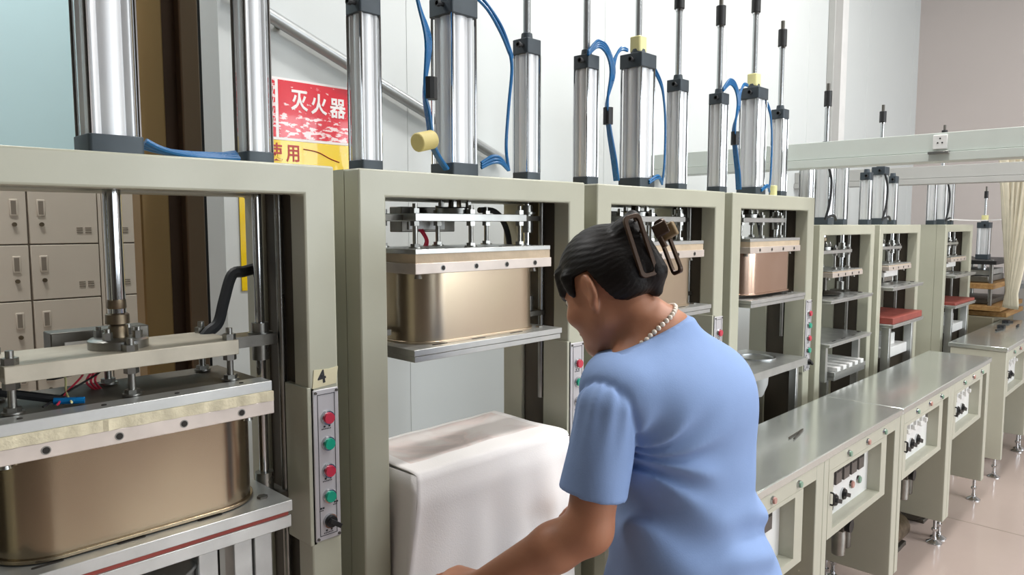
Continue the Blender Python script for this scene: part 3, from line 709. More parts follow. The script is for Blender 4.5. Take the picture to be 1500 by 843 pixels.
# ------------------------------------------------------------------ white cloth over the bed of the second press
def cloth():
    nx, nt_, nd = 44, 20, 44
    V = []; F = []; M = []
    x0, x1 = .932, 1.440; yb, yf, zt = 1.455, 1.196, .968
    rows = []
    for j in range(nt_ + 1): rows.append(('t', j / nt_))
    for j in range(1, nd + 1): rows.append(('d', j / nd))
    for kind, t in rows:
        for i in range(nx + 1):
            u = i / nx
            if kind == 't':
                x = x0 + (x1 - x0) * u; y = yb + (yf - yb) * t
                z = zt + .003 * math.sin(u * 9 + t * 4) * (1 - abs(2 * t - 1)) + .0008 * math.sin(u * 23 + 2 * t)
                e = max(0, t - .9) / .1; z -= .004 * e ** 2
                if u > .96: z -= .02 * ((u - .96) / .04) ** 2
            else:
                dz = .62 * t
                sp = dz ** 1.15
                x = x0 - .26 * sp * (1 - u) ** 1.2 - .02 * t + (x1 - x0 + .26 * sp * (1 - u) ** 1.2 * 0 + .03 * sp) * u
                y = yf - .012 * min(1, t * 12) - .17 * sp * (1 - .35 * u) + (.008 * math.sin(u * 13 + 1.2 + t * 1.5) + .004 * math.sin(u * 29 + t * 3)) * min(1, t * 2.2)
                y += .010 * math.sin((u * 1.2 - t) * 14) * max(0, u - .45) * min(1, t * 3)
                z = zt - .006 - dz + .01 * math.sin(u * 12) * t
                if u > .96: y += .04 * ((u - .96) / .04) ** 2 * min(1, t * 5)
            V.append((x, y, z))
    n = nx + 1
    for j in range(len(rows) - 1):
        for i in range(nx): F.append((j * n + i, (j + 1) * n + i, (j + 1) * n + i + 1, j * n + i + 1)); M.append(1 if (rows[j + 1][0] == 't' and 1 <= j < nt_ - 5 and 3 <= i < nx - 4) else 0)
    me = bpy.data.meshes.new('draped_cloth'); me.from_pydata(V, [], F); me.materials.append(MATS['cloth']); me.materials.append(MATS['cloth_print'])
    me.polygons.foreach_set('material_index', M); me.shade_smooth(); me.update()
    o = bpy.data.objects.new('draped_cloth', me); COL.objects.link(o)
    s = o.modifiers.new('thickness', 'SOLIDIFY'); s.thickness = .002; s.offset = 0
    fp = MB(); nz_, ny_ = 16, 12; Vf = []; Ff = []
    for a in range(nz_ + 1):
        for b in range(ny_ + 1):
            tz, ty = a / nz_, b / ny_; dz = .58 * tz; sp = dz ** 1.15; tt = dz / .62
            xe = x0 - .26 * sp - .02 * tt + .002; ye = yf - .012 * min(1, tt * 12) - .17 * sp + (.008 * math.sin(1.2 + tt * 1.5) + .004 * math.sin(tt * 3)) * min(1, tt * 2.2)
            c3 = ty ** 3; Vf.append(((.928 - .004 * math.sin(ty * 5 + 1) * tz) * (1 - c3) + xe * c3, 1.452 + (ye - 1.452) * ty, .964 - dz))
    for a in range(nz_):
        for b in range(ny_): q = a * (ny_ + 1) + b; Ff.append((q, q + 1, q + ny_ + 2, q + ny_ + 1))
    fo = fp.add(Vf, Ff).build('side_flap', 'cloth', o, angle=80); so = fo.modifiers.new('thickness', 'SOLIDIFY'); so.thickness = .002
    tag(o, 'white cloth draped over the press bed in front of the worker', 'cloth')
cloth()

# ------------------------------------------------------------------ wall fittings
pp = MB().tube([(.96, WB - .035, 2.165), (2.075, WB - .035, 1.750)], .020, 14, 1)
rail = empty('wall_rail', (1.5, WB, 1.96), 'grey metal pipe sloping down the back wall behind the cylinders', 'pipe')
o = pp.build('pipe', 'pipe', rail); o.location = (-1.5, -WB, -1.96)
for t in (.15, .85):
    x = .96 + t * 1.115; z = 2.165 - t * .415
    MB().cyl((x - 1.5, 0, z - 1.96), (x - 1.5, -.035, z - 1.96), .010).build('bracket', 'steel', rail)
# poster
px0, px1 = 0.985, 1.385
po = empty('fire_poster', (px0, WB - .001, 1.30), 'red and yellow fire extinguisher poster on the white wall', 'poster')
rd = MB().box(.134, .40, -.003, 0, 0, .175).build('red_panel', 'p_red', po); rd.location.z = .468
MB().box(0, .400, -.0025, 0, .460, .650).build('white_border', 'p_white', po)
fl = MB().box(0.0, .124, -.003, 0, -.232, -.057).build('flame_strip', 'p_red', po); fl.location.z = .70
mk = MB()
for k in range(4):
    z = -.215 + k * .030
    mk.tube([(.095, -.0034, z), (.105, -.0034, z + .006), (.114, -.0034, z + .020), (.119, -.0034, z + .040)], .0006, 6, 5, .0045)
mk.build('flame_marks', 'p_white', fl)
MB().box(0, .400, -.003, 0, 0.0, .459).build('yellow_panel', 'p_yellow', po)
for k, ch in enumerate('灭火器'):
    t = text_mesh('character', ch, .068, 'p_white', po, (.205 + .069 * k, -.0036, .583 - .005 * k), (R(90), 0, 0), .0006, bold=.0016); t.scale = (.86, 1, 1)
for k, ch in enumerate('使用'):
    t = text_mesh('character', ch, .058, 'p_darkred', po, (.118 + .062 * k, -.0036, .418), (R(90), 0, 0), .0006, bold=.001); t.scale = (.86, 1, 1)
MB().tube([(.215, -.0035, .436), (.265, -.0035, .430), (.31, -.0035, .412), (.345, -.0035, .402)], .0006, 6, 5, .003).build('nozzle_drawing', 'p_darkred', po)

# lockers
def locker(x0, cols, label, mirror):
    Y = 3.6; cw, rh, zt = .268, .238, 1.652; n = 6
    root = empty('locker', (x0, Y, 0), label, 'locker')
    Wd = cols * cw + .03
    MB().box(0, Wd, .012, .45, zt - n * rh - .02, zt + .035).build('body', 'locker_gap', root)
    MB().box(0, .014, 0, .014, zt - n * rh - .02, zt + .035).box(Wd - .014, Wd, 0, .014, zt - n * rh - .02, zt + .035).box(0, Wd, 0, .014, zt, zt + .035).build('body_edge', 'locker', root)
    MB().box(.02, Wd - .02, .03, .43, 0, zt - n * rh - .02).build('plinth', 'locker_gap', root)
    for c in range(cols):
        for r in range(n):
            a = .015 + c * cw + .004; b = a + cw - .008; z1 = zt - r * rh - .003; z0 = z1 - rh + .006
            d = MB().box(a, b, -.004, .013, z0, z1).build('door', 'locker', root, 0.002)
            m = (c % 2 == 0) == mirror
            hx = b - .045 if m else a + .045; vx = a + .055 if m else b - .055
            hd = MB().box(hx - .015, hx + .015, -.008, -.003, z1 - .115, z1 - .045).build('handle', 'locker', d, 0.003)
            MB().box(hx - .009, hx + .009, -.0086, -.007, z1 - .108, z1 - .052).build('grip', 'locker_gap', hd)
            MB().cyl((hx, -.004, z1 - .15), (hx, -.012, z1 - .15), .009, n=14).build('lock', 'tarnish', d)
            for q in (-1, 1):
                for k in range(3): MB().box(vx + q * .017 - .012, vx + q * .017 + .012, -.006, -.003, z0 + .045 + k * .010, z0 + .049 + k * .010).build('vent_slat', 'locker_gap', d)
    return root
locker(.215, 3, 'cream metal lockers seen through the nearest press, left bank of doors', False)
locker(1.052, 1, 'cream metal locker column beside the bronze door frame', True)

# bronze door frame posts at the opening behind the nearest press
bd = empty('door_frame', (.95, 2.42, 0), 'glossy bronze metal door frame post standing behind the nearest press', 'door frame', 'bronze door frame posts')
MB().box(-.105, -.015, .08, .16, 0, 4.15).build('jamb', 'bronze', bd, 0.006)
MB().box(-.015, .035, .11, .16, 0, 4.15).build('rebate', 'bronze_dark', bd)
MB().box(.035, .098, .07, .16, 0, 4.15).build('stile', 'bronze_mid', bd, 0.006)
MB().box(.098, .13, .12, .16, 0, 4.15).build('seal', 'black', bd)

# cable trunkings crossing above the machines
def trunk(x, y0, y1, label, m='tray_white'):
    t = empty('cable_trunking', (x, y1, 1.74), label, 'trunking', 'white cable trunkings')
    MB().box(0, .09, y0 - y1, 0, .036, .108).build('upper_channel', m, t, 0.002)
    MB().box(-.012, .10, y0 - y1, 0, .0, .034).build('lower_lip', m, t, 0.002)
    for yy in (y0 + .4, y0 + 2.2): MB().cyl((.045, yy - y1, .108), (.045, yy - y1, 2.46), .005).build('hanger_rod', 'steel', t)
    return t
t1 = trunk(3.15, -3.6, WB - .001, 'white cable trunking with a socket, nearer of the two above the machines')
s = MB().box(-.008, 0, -1.335, -1.285, .045, .100).build('socket', 'white_pl', t1, 0.003)
for a in (90, 210, 330):
    q = R(a); MB().cyl((-.008, -1.31 + .009 * math.cos(q), .075 + .011 * math.sin(q)), (-.0095, -1.31 + .009 * math.cos(q), .075 + .011 * math.sin(q)), .003, n=8).build('pin_hole', 'ink', s)
MB().box(-.03, .0, -1.345, -1.275, .026, .036).build('bracket', 'steel', t1, 0.001)
trunk(4.90, -3.6, WB - .001, 'shade-grey cable trunking, farther of the two above the far press', 'tray_grey')  # shadow on this trunking is put into its grey colour

# ------------------------------------------------------------------ far moulding machine with wooden boards
hm = empty('board_press', (6.43, 1.215, 0), 'far press with black cylinder and brown wooden boards past the last low press', 'machine')
air_cylinder(hm, .05, .08, .085, 1.235, 1.27, 1.515, 1.69, .06, nut=True, rod_r=.008, nut_h=.045)
for x, y in ((-.16, -.02), (.42, -.02), (-.16, .22), (.42, .22)): MB().cyl((x, y, .88), (x, y, 1.24), .014, n=14).build('column', 'steel', hm)
MB().box(-.22, .50, -.06, .26, 1.205, 1.235).build('head_plate', 'black', hm, 0.003)
MB().box(-.12, .36, .0, .20, 1.12, 1.16).build('ram_plate', 'alu_plate', hm, 0.003)
MB().cyl((.05, .08, 1.16), (.05, .08, 1.205), .03).build('ram_rod', 'chrome', hm)
MB().box(-.14, .40, .0, .22, 1.07, 1.115).build('heater_plate', 'steel', hm, 0.003)
MB().box(-.22, .54, -.05, .26, 1.025, 1.065).build('wooden_board', 'wood', hm, 0.003)
MB().box(-.22, .60, -.10, .26, .865, .90).build('wooden_board', 'wood', hm, 0.003)
MB().box(-.16, .46, -.13, .2, .82, .855).build('wooden_board', 'wood', hm, 0.003)
MB().box(-.10, .44, -.02, .24, .905, .94).build('lower_mould', 'steel_dark', hm, 0.003)
MB().box(-.22, .52, -.06, .26, .10, .82).build('base_cabinet', 'sage_dark', hm, 0.004)
for x in (-.18, .48):
    for y in (0, .2): MB().cyl((x, y, 0), (x, y, .1), .02).build('foot', 'steel', hm)
gb = empty('grey_cabinet', (7.07, .95, 0), 'grey steel cabinet against the right wall, half cut off by the picture edge', 'cabinet')
MB().box(0, .42, -.25, .3, .06, 1.02).build('body', 'frame_grey', gb, 0.006)
MB().box(-.004, 0, -.22, .27, .10, .98).build('door', 'tray_grey', gb, 0.003)
MB().box(-.02, -.004, -.19, -.17, .5, .66).build('handle', 'steel', gb, 0.002)
MB().box(.02, .40, -.23, .28, 0, .06).build('plinth', 'soffit', gb)
# tools lying on the far bench
random.seed(3)
for k in range(4):
    a = random.uniform(-.6, .6); x = 5.75 + k * .16; y = 1.02 + random.uniform(-.05, .08)
    t = MB().tube([(x - .05, y, .7925), (x, y + .02 * a, .7935), (x + .06, y + .05 * a, .7925)], .006, 8, 4)
    if k % 2: t.box(x - .03, x + .03, y - .02, y + .02, .7865, .806)
    tag(t.build('hand_tool', 'rubber'), ['black grip tool lying on the far steel worktop, leftmost', 'dark block-ended tool on the far steel worktop, second from left', 'black grip tool on the far steel worktop, third from left', 'dark block-ended tool on the far steel worktop, rightmost'][k], 'tool', 'tools on the far worktop')

# cream fabric hanging from the trunking line
def hanging():
    V = []; F = []; nu, nv = 60, 40
    for j in range(nv + 1):
        t = j / nv; z = 2.02 - 1.12 * t
        wd = .30 * (1 - t) ** 1.1 + .045 + (.05 if t > .9 else 0) * (t - .9) * 10
        for i in range(nu + 1):
            u = i / nu - .5
            x = 6.16 + .02 * t - u * .12 + .02 * math.sin(u * 40) * (1 - .3 * t); y = 1.02 + u * -wd + .03 * t + .02 * math.cos(u * 46 + t * 2)
            V.append((x, y, z + (.05 * abs(u) if j == 0 else 0)))
    for j in range(nv):
        for i in range(nu): a = j * (nu + 1) + i; F.append((a, a + 1, a + nu + 2, a + nu + 1))
    me = bpy.data.meshes.new('hanging_fabric'); me.from_pydata(V, [], F); me.materials.append(MATS['fabric_cream']); me.shade_smooth()
    o = bpy.data.objects.new('hanging_fabric', me); COL.objects.link(o)
    s = o.modifiers.new('thickness', 'SOLIDIFY'); s.thickness = .003
    tag(o, 'cream fabric hanging in gathered folds at the right edge', 'fabric')
    tag(MB().cyl((6.16, -1.5, 2.03), (6.16, WB, 2.03), .008).build('fabric_rail', 'steel'), 'thin rail carrying the cream fabric at right', 'rail')
hanging()
tag(MB().tube([(3.2, .50, 1.742), (3.2, .50, 1.68), (3.2, .485, 1.62), (3.2, .46, 1.56), (3.2, .40, 1.53)], .009, 10).build('cable_conduit', 'white_pl'), 'white flexible conduit hanging from the nearer trunking', 'cable')
tag(MB().tube([(5.25, 1.24, 1.53), (5.9, 1.225, 1.525), (6.6, 1.20, 1.535), (7.51, 1.18, 1.55)], .004, 6).build('line_cord', 'white_pl'), 'thin white cord stretched across to the right wall', 'cord')
# ------------------------------------------------------------------ the worker: smooth distance-field body
class Field:
    def __init__(s, lo, hi, h):
        s.lo = np.array(lo, np.float32); s.h = h
        s.n = np.ceil((np.array(hi) - np.array(lo)) / h).astype(int) + 1
        s.d = np.full(tuple(s.n), 0.3, np.float32)
    def grid(s, lo, hi):
        a = np.maximum(np.floor((np.array(lo) - s.lo) / s.h).astype(int), 0); b = np.minimum(np.ceil((np.array(hi) - s.lo) / s.h).astype(int) + 1, s.n)
        sl = tuple(slice(int(i), int(j)) for i, j in zip(a, b))
        ax = [s.lo[i] + s.h * np.arange(a[i], b[i], dtype=np.float32) for i in range(3)]
        return sl, ax[0][:, None, None], ax[1][None, :, None], ax[2][None, None, :]
    def apply(s, fn, lo, hi, k=0.0, op='add'):
        m = max(k, 0.0) + 4 * s.h + .01
        sl, X, Y, Z = s.grid(np.array(lo) - m, np.array(hi) + m)
        e = fn(X, Y, Z); d = s.d[sl]
        if op == 'sub': d, e = -d, e
        if k > 0:
            q = np.maximum(k - np.abs(d - e), 0) / k; r = np.minimum(d, e) - q * q * k * .25
        else: r = np.minimum(d, e)
        s.d[sl] = -r if op == 'sub' else r
    def cone(s, p0, r0, p1, r1, k=0.02, op='add'):
        p0 = np.array(p0, float); p1 = np.array(p1, float); rm = max(r0, r1)
        def fn(X, Y, Z):
            v = p1 - p0; L = (v ** 2).sum()
            t = np.clip(((X - p0[0]) * v[0] + (Y - p0[1]) * v[1] + (Z - p0[2]) * v[2]) / L, 0, 1)
            return np.sqrt((X - p0[0] - t * v[0]) ** 2 + (Y - p0[1] - t * v[1]) ** 2 + (Z - p0[2] - t * v[2]) ** 2) - (r0 + (r1 - r0) * t)
        s.apply(fn, np.minimum(p0, p1) - rm, np.maximum(p0, p1) + rm, k, op)
    def ell(s, c, rad, axes=None, k=0.02, op='add'):
        c = np.array(c, float); A = np.eye(3) if axes is None else np.array(axes, float); rm = max(rad)
        def fn(X, Y, Z):
            x, y, z = X - c[0], Y - c[1], Z - c[2]
            q = [(x * A[i][0] + y * A[i][1] + z * A[i][2]) / rad[i] for i in range(3)]
            k0 = np.sqrt(q[0] ** 2 + q[1] ** 2 + q[2] ** 2); k1 = np.sqrt((q[0] / rad[0]) ** 2 + (q[1] / rad[1]) ** 2 + (q[2] / rad[2]) ** 2) + 1e-6
            return (k0 * (k0 - 1) / k1).astype(np.float32)
        s.apply(fn, c - rm, c + rm, k, op)
    def hell(s, c, rad, axes=None, k=0.02, op='add'): s.ell(c, tuple(r * HS for r in rad), axes, k, op)
    def loft(s, secs, k=0.02, grow=0.0, disp=None):
        S = np.array(secs, float); lo = (S[:, 1] - S[:, 3]).min(), (S[:, 2] - S[:, 4]).min(), S[0, 0]; hi = (S[:, 1] + S[:, 3]).max(), (S[:, 2] + S[:, 4]).max(), S[-1, 0]
        zz = np.linspace(S[0, 0], S[-1, 0], 200)
        def smooth(col):
            v = np.interp(zz, S[:, 0], col); w_ = np.hanning(31); w_ /= w_.sum(); return np.convolve(np.pad(v, 15, 'edge'), w_, 'valid')
        T = [smooth(S[:, i]) for i in (1, 2, 3, 4)]
        def fn(X, Y, Z):
            cx, cy, a, b = [np.interp(Z.ravel(), zz, t).astype(np.float32)[None, None, :] for t in T]
            a = a + grow; b = b + grow
            qx, qy = (X - cx) / a, (Y - cy) / b
            rr = (np.abs(qx) ** 2.3 + np.abs(qy) ** 2.3) ** (1 / 2.3)
            d = (rr - 1) * np.minimum(a, b)
            d = np.maximum(d, np.maximum(S[0, 0] - Z, Z - S[-1, 0]))
            if disp is not None: d = d + disp(X, Y, Z)
            return d.astype(np.float32)
        s.apply(fn, np.array(lo) - grow, np.array(hi) + grow, k)
    def cut(s, p, nrm, k=0.0, box=None):        # removes what lies on the side the normal points to
        p = np.array(p, float); n_ = np.array(nrm, float); n_ /= np.linalg.norm(n_)
        lo, hi = box if box else (s.lo, s.lo + s.h * s.n)
        s.apply(lambda X, Y, Z: (-((X - p[0]) * n_[0] + (Y - p[1]) * n_[1] + (Z - p[2]) * n_[2])).astype(np.float32) + 0 * (X + Y + Z), lo, hi, k, 'sub')
    def mesh(s, name, m, parent=None, smooth_it=2):
        d = s.d; d[0] = d[-1] = .3; d[:, 0] = d[:, -1] = .3; d[:, :, 0] = d[:, :, -1] = .3
        ins = d < 0
        nx, ny, nz = [q - 1 for q in d.shape]
        cnt = np.zeros((nx, ny, nz), np.uint8)
        offs = [(i, j, k) for i in (0, 1) for j in (0, 1) for k in (0, 1)]
        for i, j, k in offs: cnt += ins[i:i + nx, j:j + ny, k:k + nz]
        act = np.argwhere((cnt > 0) & (cnt < 8))
        idx = np.full((nx, ny, nz), -1, np.int32); idx[tuple(act.T)] = np.arange(len(act))
        val = {o: d[act[:, 0] + o[0], act[:, 1] + o[1], act[:, 2] + o[2]] for o in offs}
        acc = np.zeros((len(act), 3)); c = np.zeros(len(act))
        for a in offs:
            for ax in range(3):
                if a[ax] == 0:
                    b = list(a); b[ax] = 1; b = tuple(b); va, vb = val[a], val[b]
                    mk = (va < 0) != (vb < 0); t = np.where(mk, va / np.where(mk, va - vb, 1), 0)
                    p = np.array(a, float)[None, :].repeat(len(act), 0); p[:, ax] += t
                    acc[mk] += p[mk]; c[mk] += 1
        V = (act + acc / np.maximum(c, 1)[:, None]) * s.h + s.lo
        F = []
        for ax in range(3):
            sl0 = [slice(1, -1)] * 3; sl1 = [slice(1, -1)] * 3; sl0[ax] = slice(1, -2); sl1[ax] = slice(2, -1)
            a_, b_ = ins[tuple(sl0)], ins[tuple(sl1)]
            e = np.argwhere(a_ != b_) + 1; fl = ins[tuple(e.T)]
            u, v = [(1, 2), (2, 0), (0, 1)][ax]
            def g(du, dv):
                q = e.copy(); q[:, u] += du; q[:, v] += dv; return idx[tuple(q.T)]
            Q = np.stack([g(-1, -1), g(0, -1), g(0, 0), g(-1, 0)], 1)
            Q[~fl] = Q[~fl][:, ::-1]; F.append(Q)
        F = np.concatenate(F); F = F[(F >= 0).all(1)]
        for _ in range(smooth_it):
            sm = np.zeros_like(V); n_ = np.zeros(len(V))
            for i in range(4):
                j = (i + 1) % 4; np.add.at(sm, F[:, i], V[F[:, j]]); np.add.at(n_, F[:, i], 1); np.add.at(sm, F[:, j], V[F[:, i]]); np.add.at(n_, F[:, j], 1)
            V = V * .5 + .5 * sm / np.maximum(n_, 1)[:, None]
        me = bpy.data.meshes.new(name); me.from_pydata(V.tolist(), [], F.tolist()); me.materials.append(MATS[m]); me.shade_smooth(); me.update()
        o = bpy.data.objects.new(name, me); COL.objects.link(o)
        if parent is not None: o.parent = parent
        return o

PR = empty('person', (1.185, 0.69, 0), 'woman in light blue shirt with clipped dark hair working at the press', 'person')
PO = -np.array([1.185, 0.69, 0])
def unparent_offset(o): o.location = tuple(PO)
# head frame: turned a little to her left and bowed
hF = np.array([-.10, .995, 0]); hF /= np.linalg.norm(hF); bow = R(28); HS = .95
f = math.cos(bow) * hF + np.array([0, 0, -math.sin(bow)]); u = math.sin(bow) * hF + np.array([0, 0, math.cos(bow)]); l = np.cross(u, f)
HC = np.array([1.129, .848, 1.379]); AX = [f, l, u]
def hp(a, b, c): return HC + (f * a + l * b + u * c) * HS
TORSO = [(.74, 1.186, .680, .165, .118), (.82, 1.186, .680, .168, .122), (.90, 1.186, .688, .152, .112), (.98, 1.187, .698, .136, .100), (1.06, 1.188, .708, .142, .106), (1.14, 1.188, .718, .158, .112), (1.20, 1.184, .726, .168, .108), (1.25, 1.178, .738, .150, .092), (1.285, 1.168, .754, .082, .068), (1.32, 1.165, .765, .056, .058)]
SHL, ELL, WRL = np.array([.990, .735, 1.196]), np.array([.957, .750, .975]), np.array([.870, .922, .846])
SHR, ELR, WRR = np.array([1.355, .728, 1.190]), np.array([1.385, .790, .965]), np.array([1.345, .985, .840])
HIPS = [np.array([1.100, .685, .80]), np.array([1.272, .680, .80])]; KNEE = [np.array([1.098, .705, .45]), np.array([1.280, .700, .45])]; ANK = [np.array([1.090, .665, .085]), np.array([1.288, .660, .085])]

def person_body():
    B_ = Field((.70, .50, 0.0), (1.55, 1.26, 1.57), .005)
    B_.loft(TORSO, .03, -.012)
    # neck, shoulders
    B_.cone(hp(-.035, 0, -.065), .050, (1.162, .770, 1.285), .058, .03)
    for S in (SHL, SHR):
        B_.cone((1.165, .750, 1.285), .042, S * .80 + np.array([1.18, .735, 1.225]) * .20 - np.array([0, 0, .012]), .040, .05); 
    for S, E_, W_ in ((SHL, ELL, WRL), (SHR, ELR, WRR)):
        B_.cone(S + (E_ - S) * .12, .043, E_, .041, .02)
        m = E_ * .68 + W_ * .32
        B_.cone(E_, .041, m, .042, .015); B_.cone(m, .042, W_, .028, .015)
    # hands with five bent fingers
    for W_, sgn, tip in ((WRL, 1, np.array([.845, 1.085, .812])), (WRR, -1, np.array([1.335, 1.13, .80]))):
        dr = tip - W_; dr /= np.linalg.norm(dr); lat = np.cross(dr, [0, 0, 1]); lat /= np.linalg.norm(lat); nr = np.cross(lat, dr)
        lat = lat * sgn            # towards the thumb
        Ls = (.074, .082, .077, .060)
        for i, off in enumerate((.029, .010, -.010, -.028)):
            k0 = W_ + dr * .012 + lat * off * .45; kn = W_ + dr * (.088 - .006 * abs(i - 1)) + lat * off + nr * .006
            B_.cone(k0, .015, kn, .0125, .014)
            q = kn; ang = 0.30
            for sgm, rr in ((.44, .0098), (.32, .0090), (.24, .0080)):
                d2 = dr * math.cos(ang) - nr * math.sin(ang) + lat * off * 1.6
                n_ = q + d2 / np.linalg.norm(d2) * Ls[i] * sgm; B_.cone(q, rr + .0006, n_, rr, .004); q = n_; ang += .32
        t0 = W_ + dr * .02 + lat * .018 - nr * .006; t1 = t0 + dr * .035 + lat * .028 - nr * .010; t2 = t1 + dr * .032 + lat * .008 - nr * .012; t3 = t2 + dr * .024 - lat * .002 - nr * .008
        B_.cone(t0, .016, t1, .0125, .012); B_.cone(t1, .0115, t2, .0105, .004); B_.cone(t2, .0105, t3, .0088, .003)
    # legs and feet
    for h_, k_, a_ in zip(HIPS, KNEE, ANK):
        B_.cone(h_, .080, k_, .052, .03); mid = k_ * .65 + a_ * .35 + np.array([0, -.012, 0]); B_.cone(k_, .050, mid, .050, .02); B_.cone(mid, .050, a_, .034, .02)
        B_.cone(a_ + np.array([0, -.02, -.04]), .034, a_ + np.array([0, .13, -.052]), .024, .02)
    # head
    B_.hell(hp(-.010, 0, .018), (.096, .074, .094), AX, .02)
    B_.hell(hp(.034, 0, -.042), (.060, .058, .072), AX, .035)
    B_.cone(hp(.010, .040, -.062), .026, hp(.068, .012, -.100), .018, .03); B_.cone(hp(.010, -.040, -.062), .026, hp(.068, -.012, -.100), .018, .03)
    B_.hell(hp(.074, 0, -.103), (.018, .020, .015), AX, .02)
    B_.hell(hp(.075, 0, .020), (.016, .045, .010), AX, .02)                                  # brow
    for sg in (1, -1):
        B_.hell(hp(.078, sg * .031, .000), (.012, .016, .009), AX, .010, 'sub')
        B_.hell(hp(.060, sg * .042, -.034), (.026, .020, .018), AX, .02)                     # cheek
        # ears: shell with a hollow
        e = hp(-.010, sg * .079, -.004); ef = f * .86 - l * sg * .50; el_ = l * sg * .86 + f * .50
        B_.hell(e, (.021, .0085, .033), [ef, el_, u], .005); B_.hell(hp(-.004, sg * .077, -.034), (.010, .0075, .015), [ef, el_, u], .006)
        B_.hell(e + el_ * .0095 + u * .002 + ef * .002, (.0115, .0075, .020), [ef, el_, u], .003, 'sub')
    B_.cone(hp(.088, 0, .008), .007, hp(.106, 0, -.028), .0105, .014); B_.hell(hp(.098, 0, -.034), (.010, .016, .008), AX, .008)
    B_.hell(hp(.087, 0, -.062), (.008, .021, .005), AX, .008); B_.hell(hp(.086, 0, -.071), (.008, .018, .005), AX, .006)
    return B_.mesh('body', 'skin', PR, 2)
BODY = person_body(); unparent_offset(BODY)
for sg in (1, -1):
    c = hp(.070, sg * .031, .000); e = MB().sphere(c, .0125, 16, 10).build('eye', 'eye', PR); unparent_offset(e)
    c = hp(.0815, sg * .031, -.001); i_ = MB().sphere((0, 0, 0), .0045, 10, 6).build('iris', 'ink', e); i_.location = tuple(c)
    m = MB().tube([tuple(hp(.083, sg * .013, .022)), tuple(hp(.086, sg * .030, .027)), tuple(hp(.074, sg * .050, .022))], .0025, 6, 5).build('eyebrow', 'hair', PR); unparent_offset(m)
m = MB().sphere((0, 0, 0), 1, 16, 8).build('lips', 'lip', PR)
m.matrix_local = Matrix.Translation(Vector(hp(.0905, 0, -.0665) + PO)) @ Matrix([list(f) + [0], list(l) + [0], list(u) + [0], [0, 0, 0, 1]]).transposed() @ Matrix.Diagonal((.0055, .019, .007, 1))

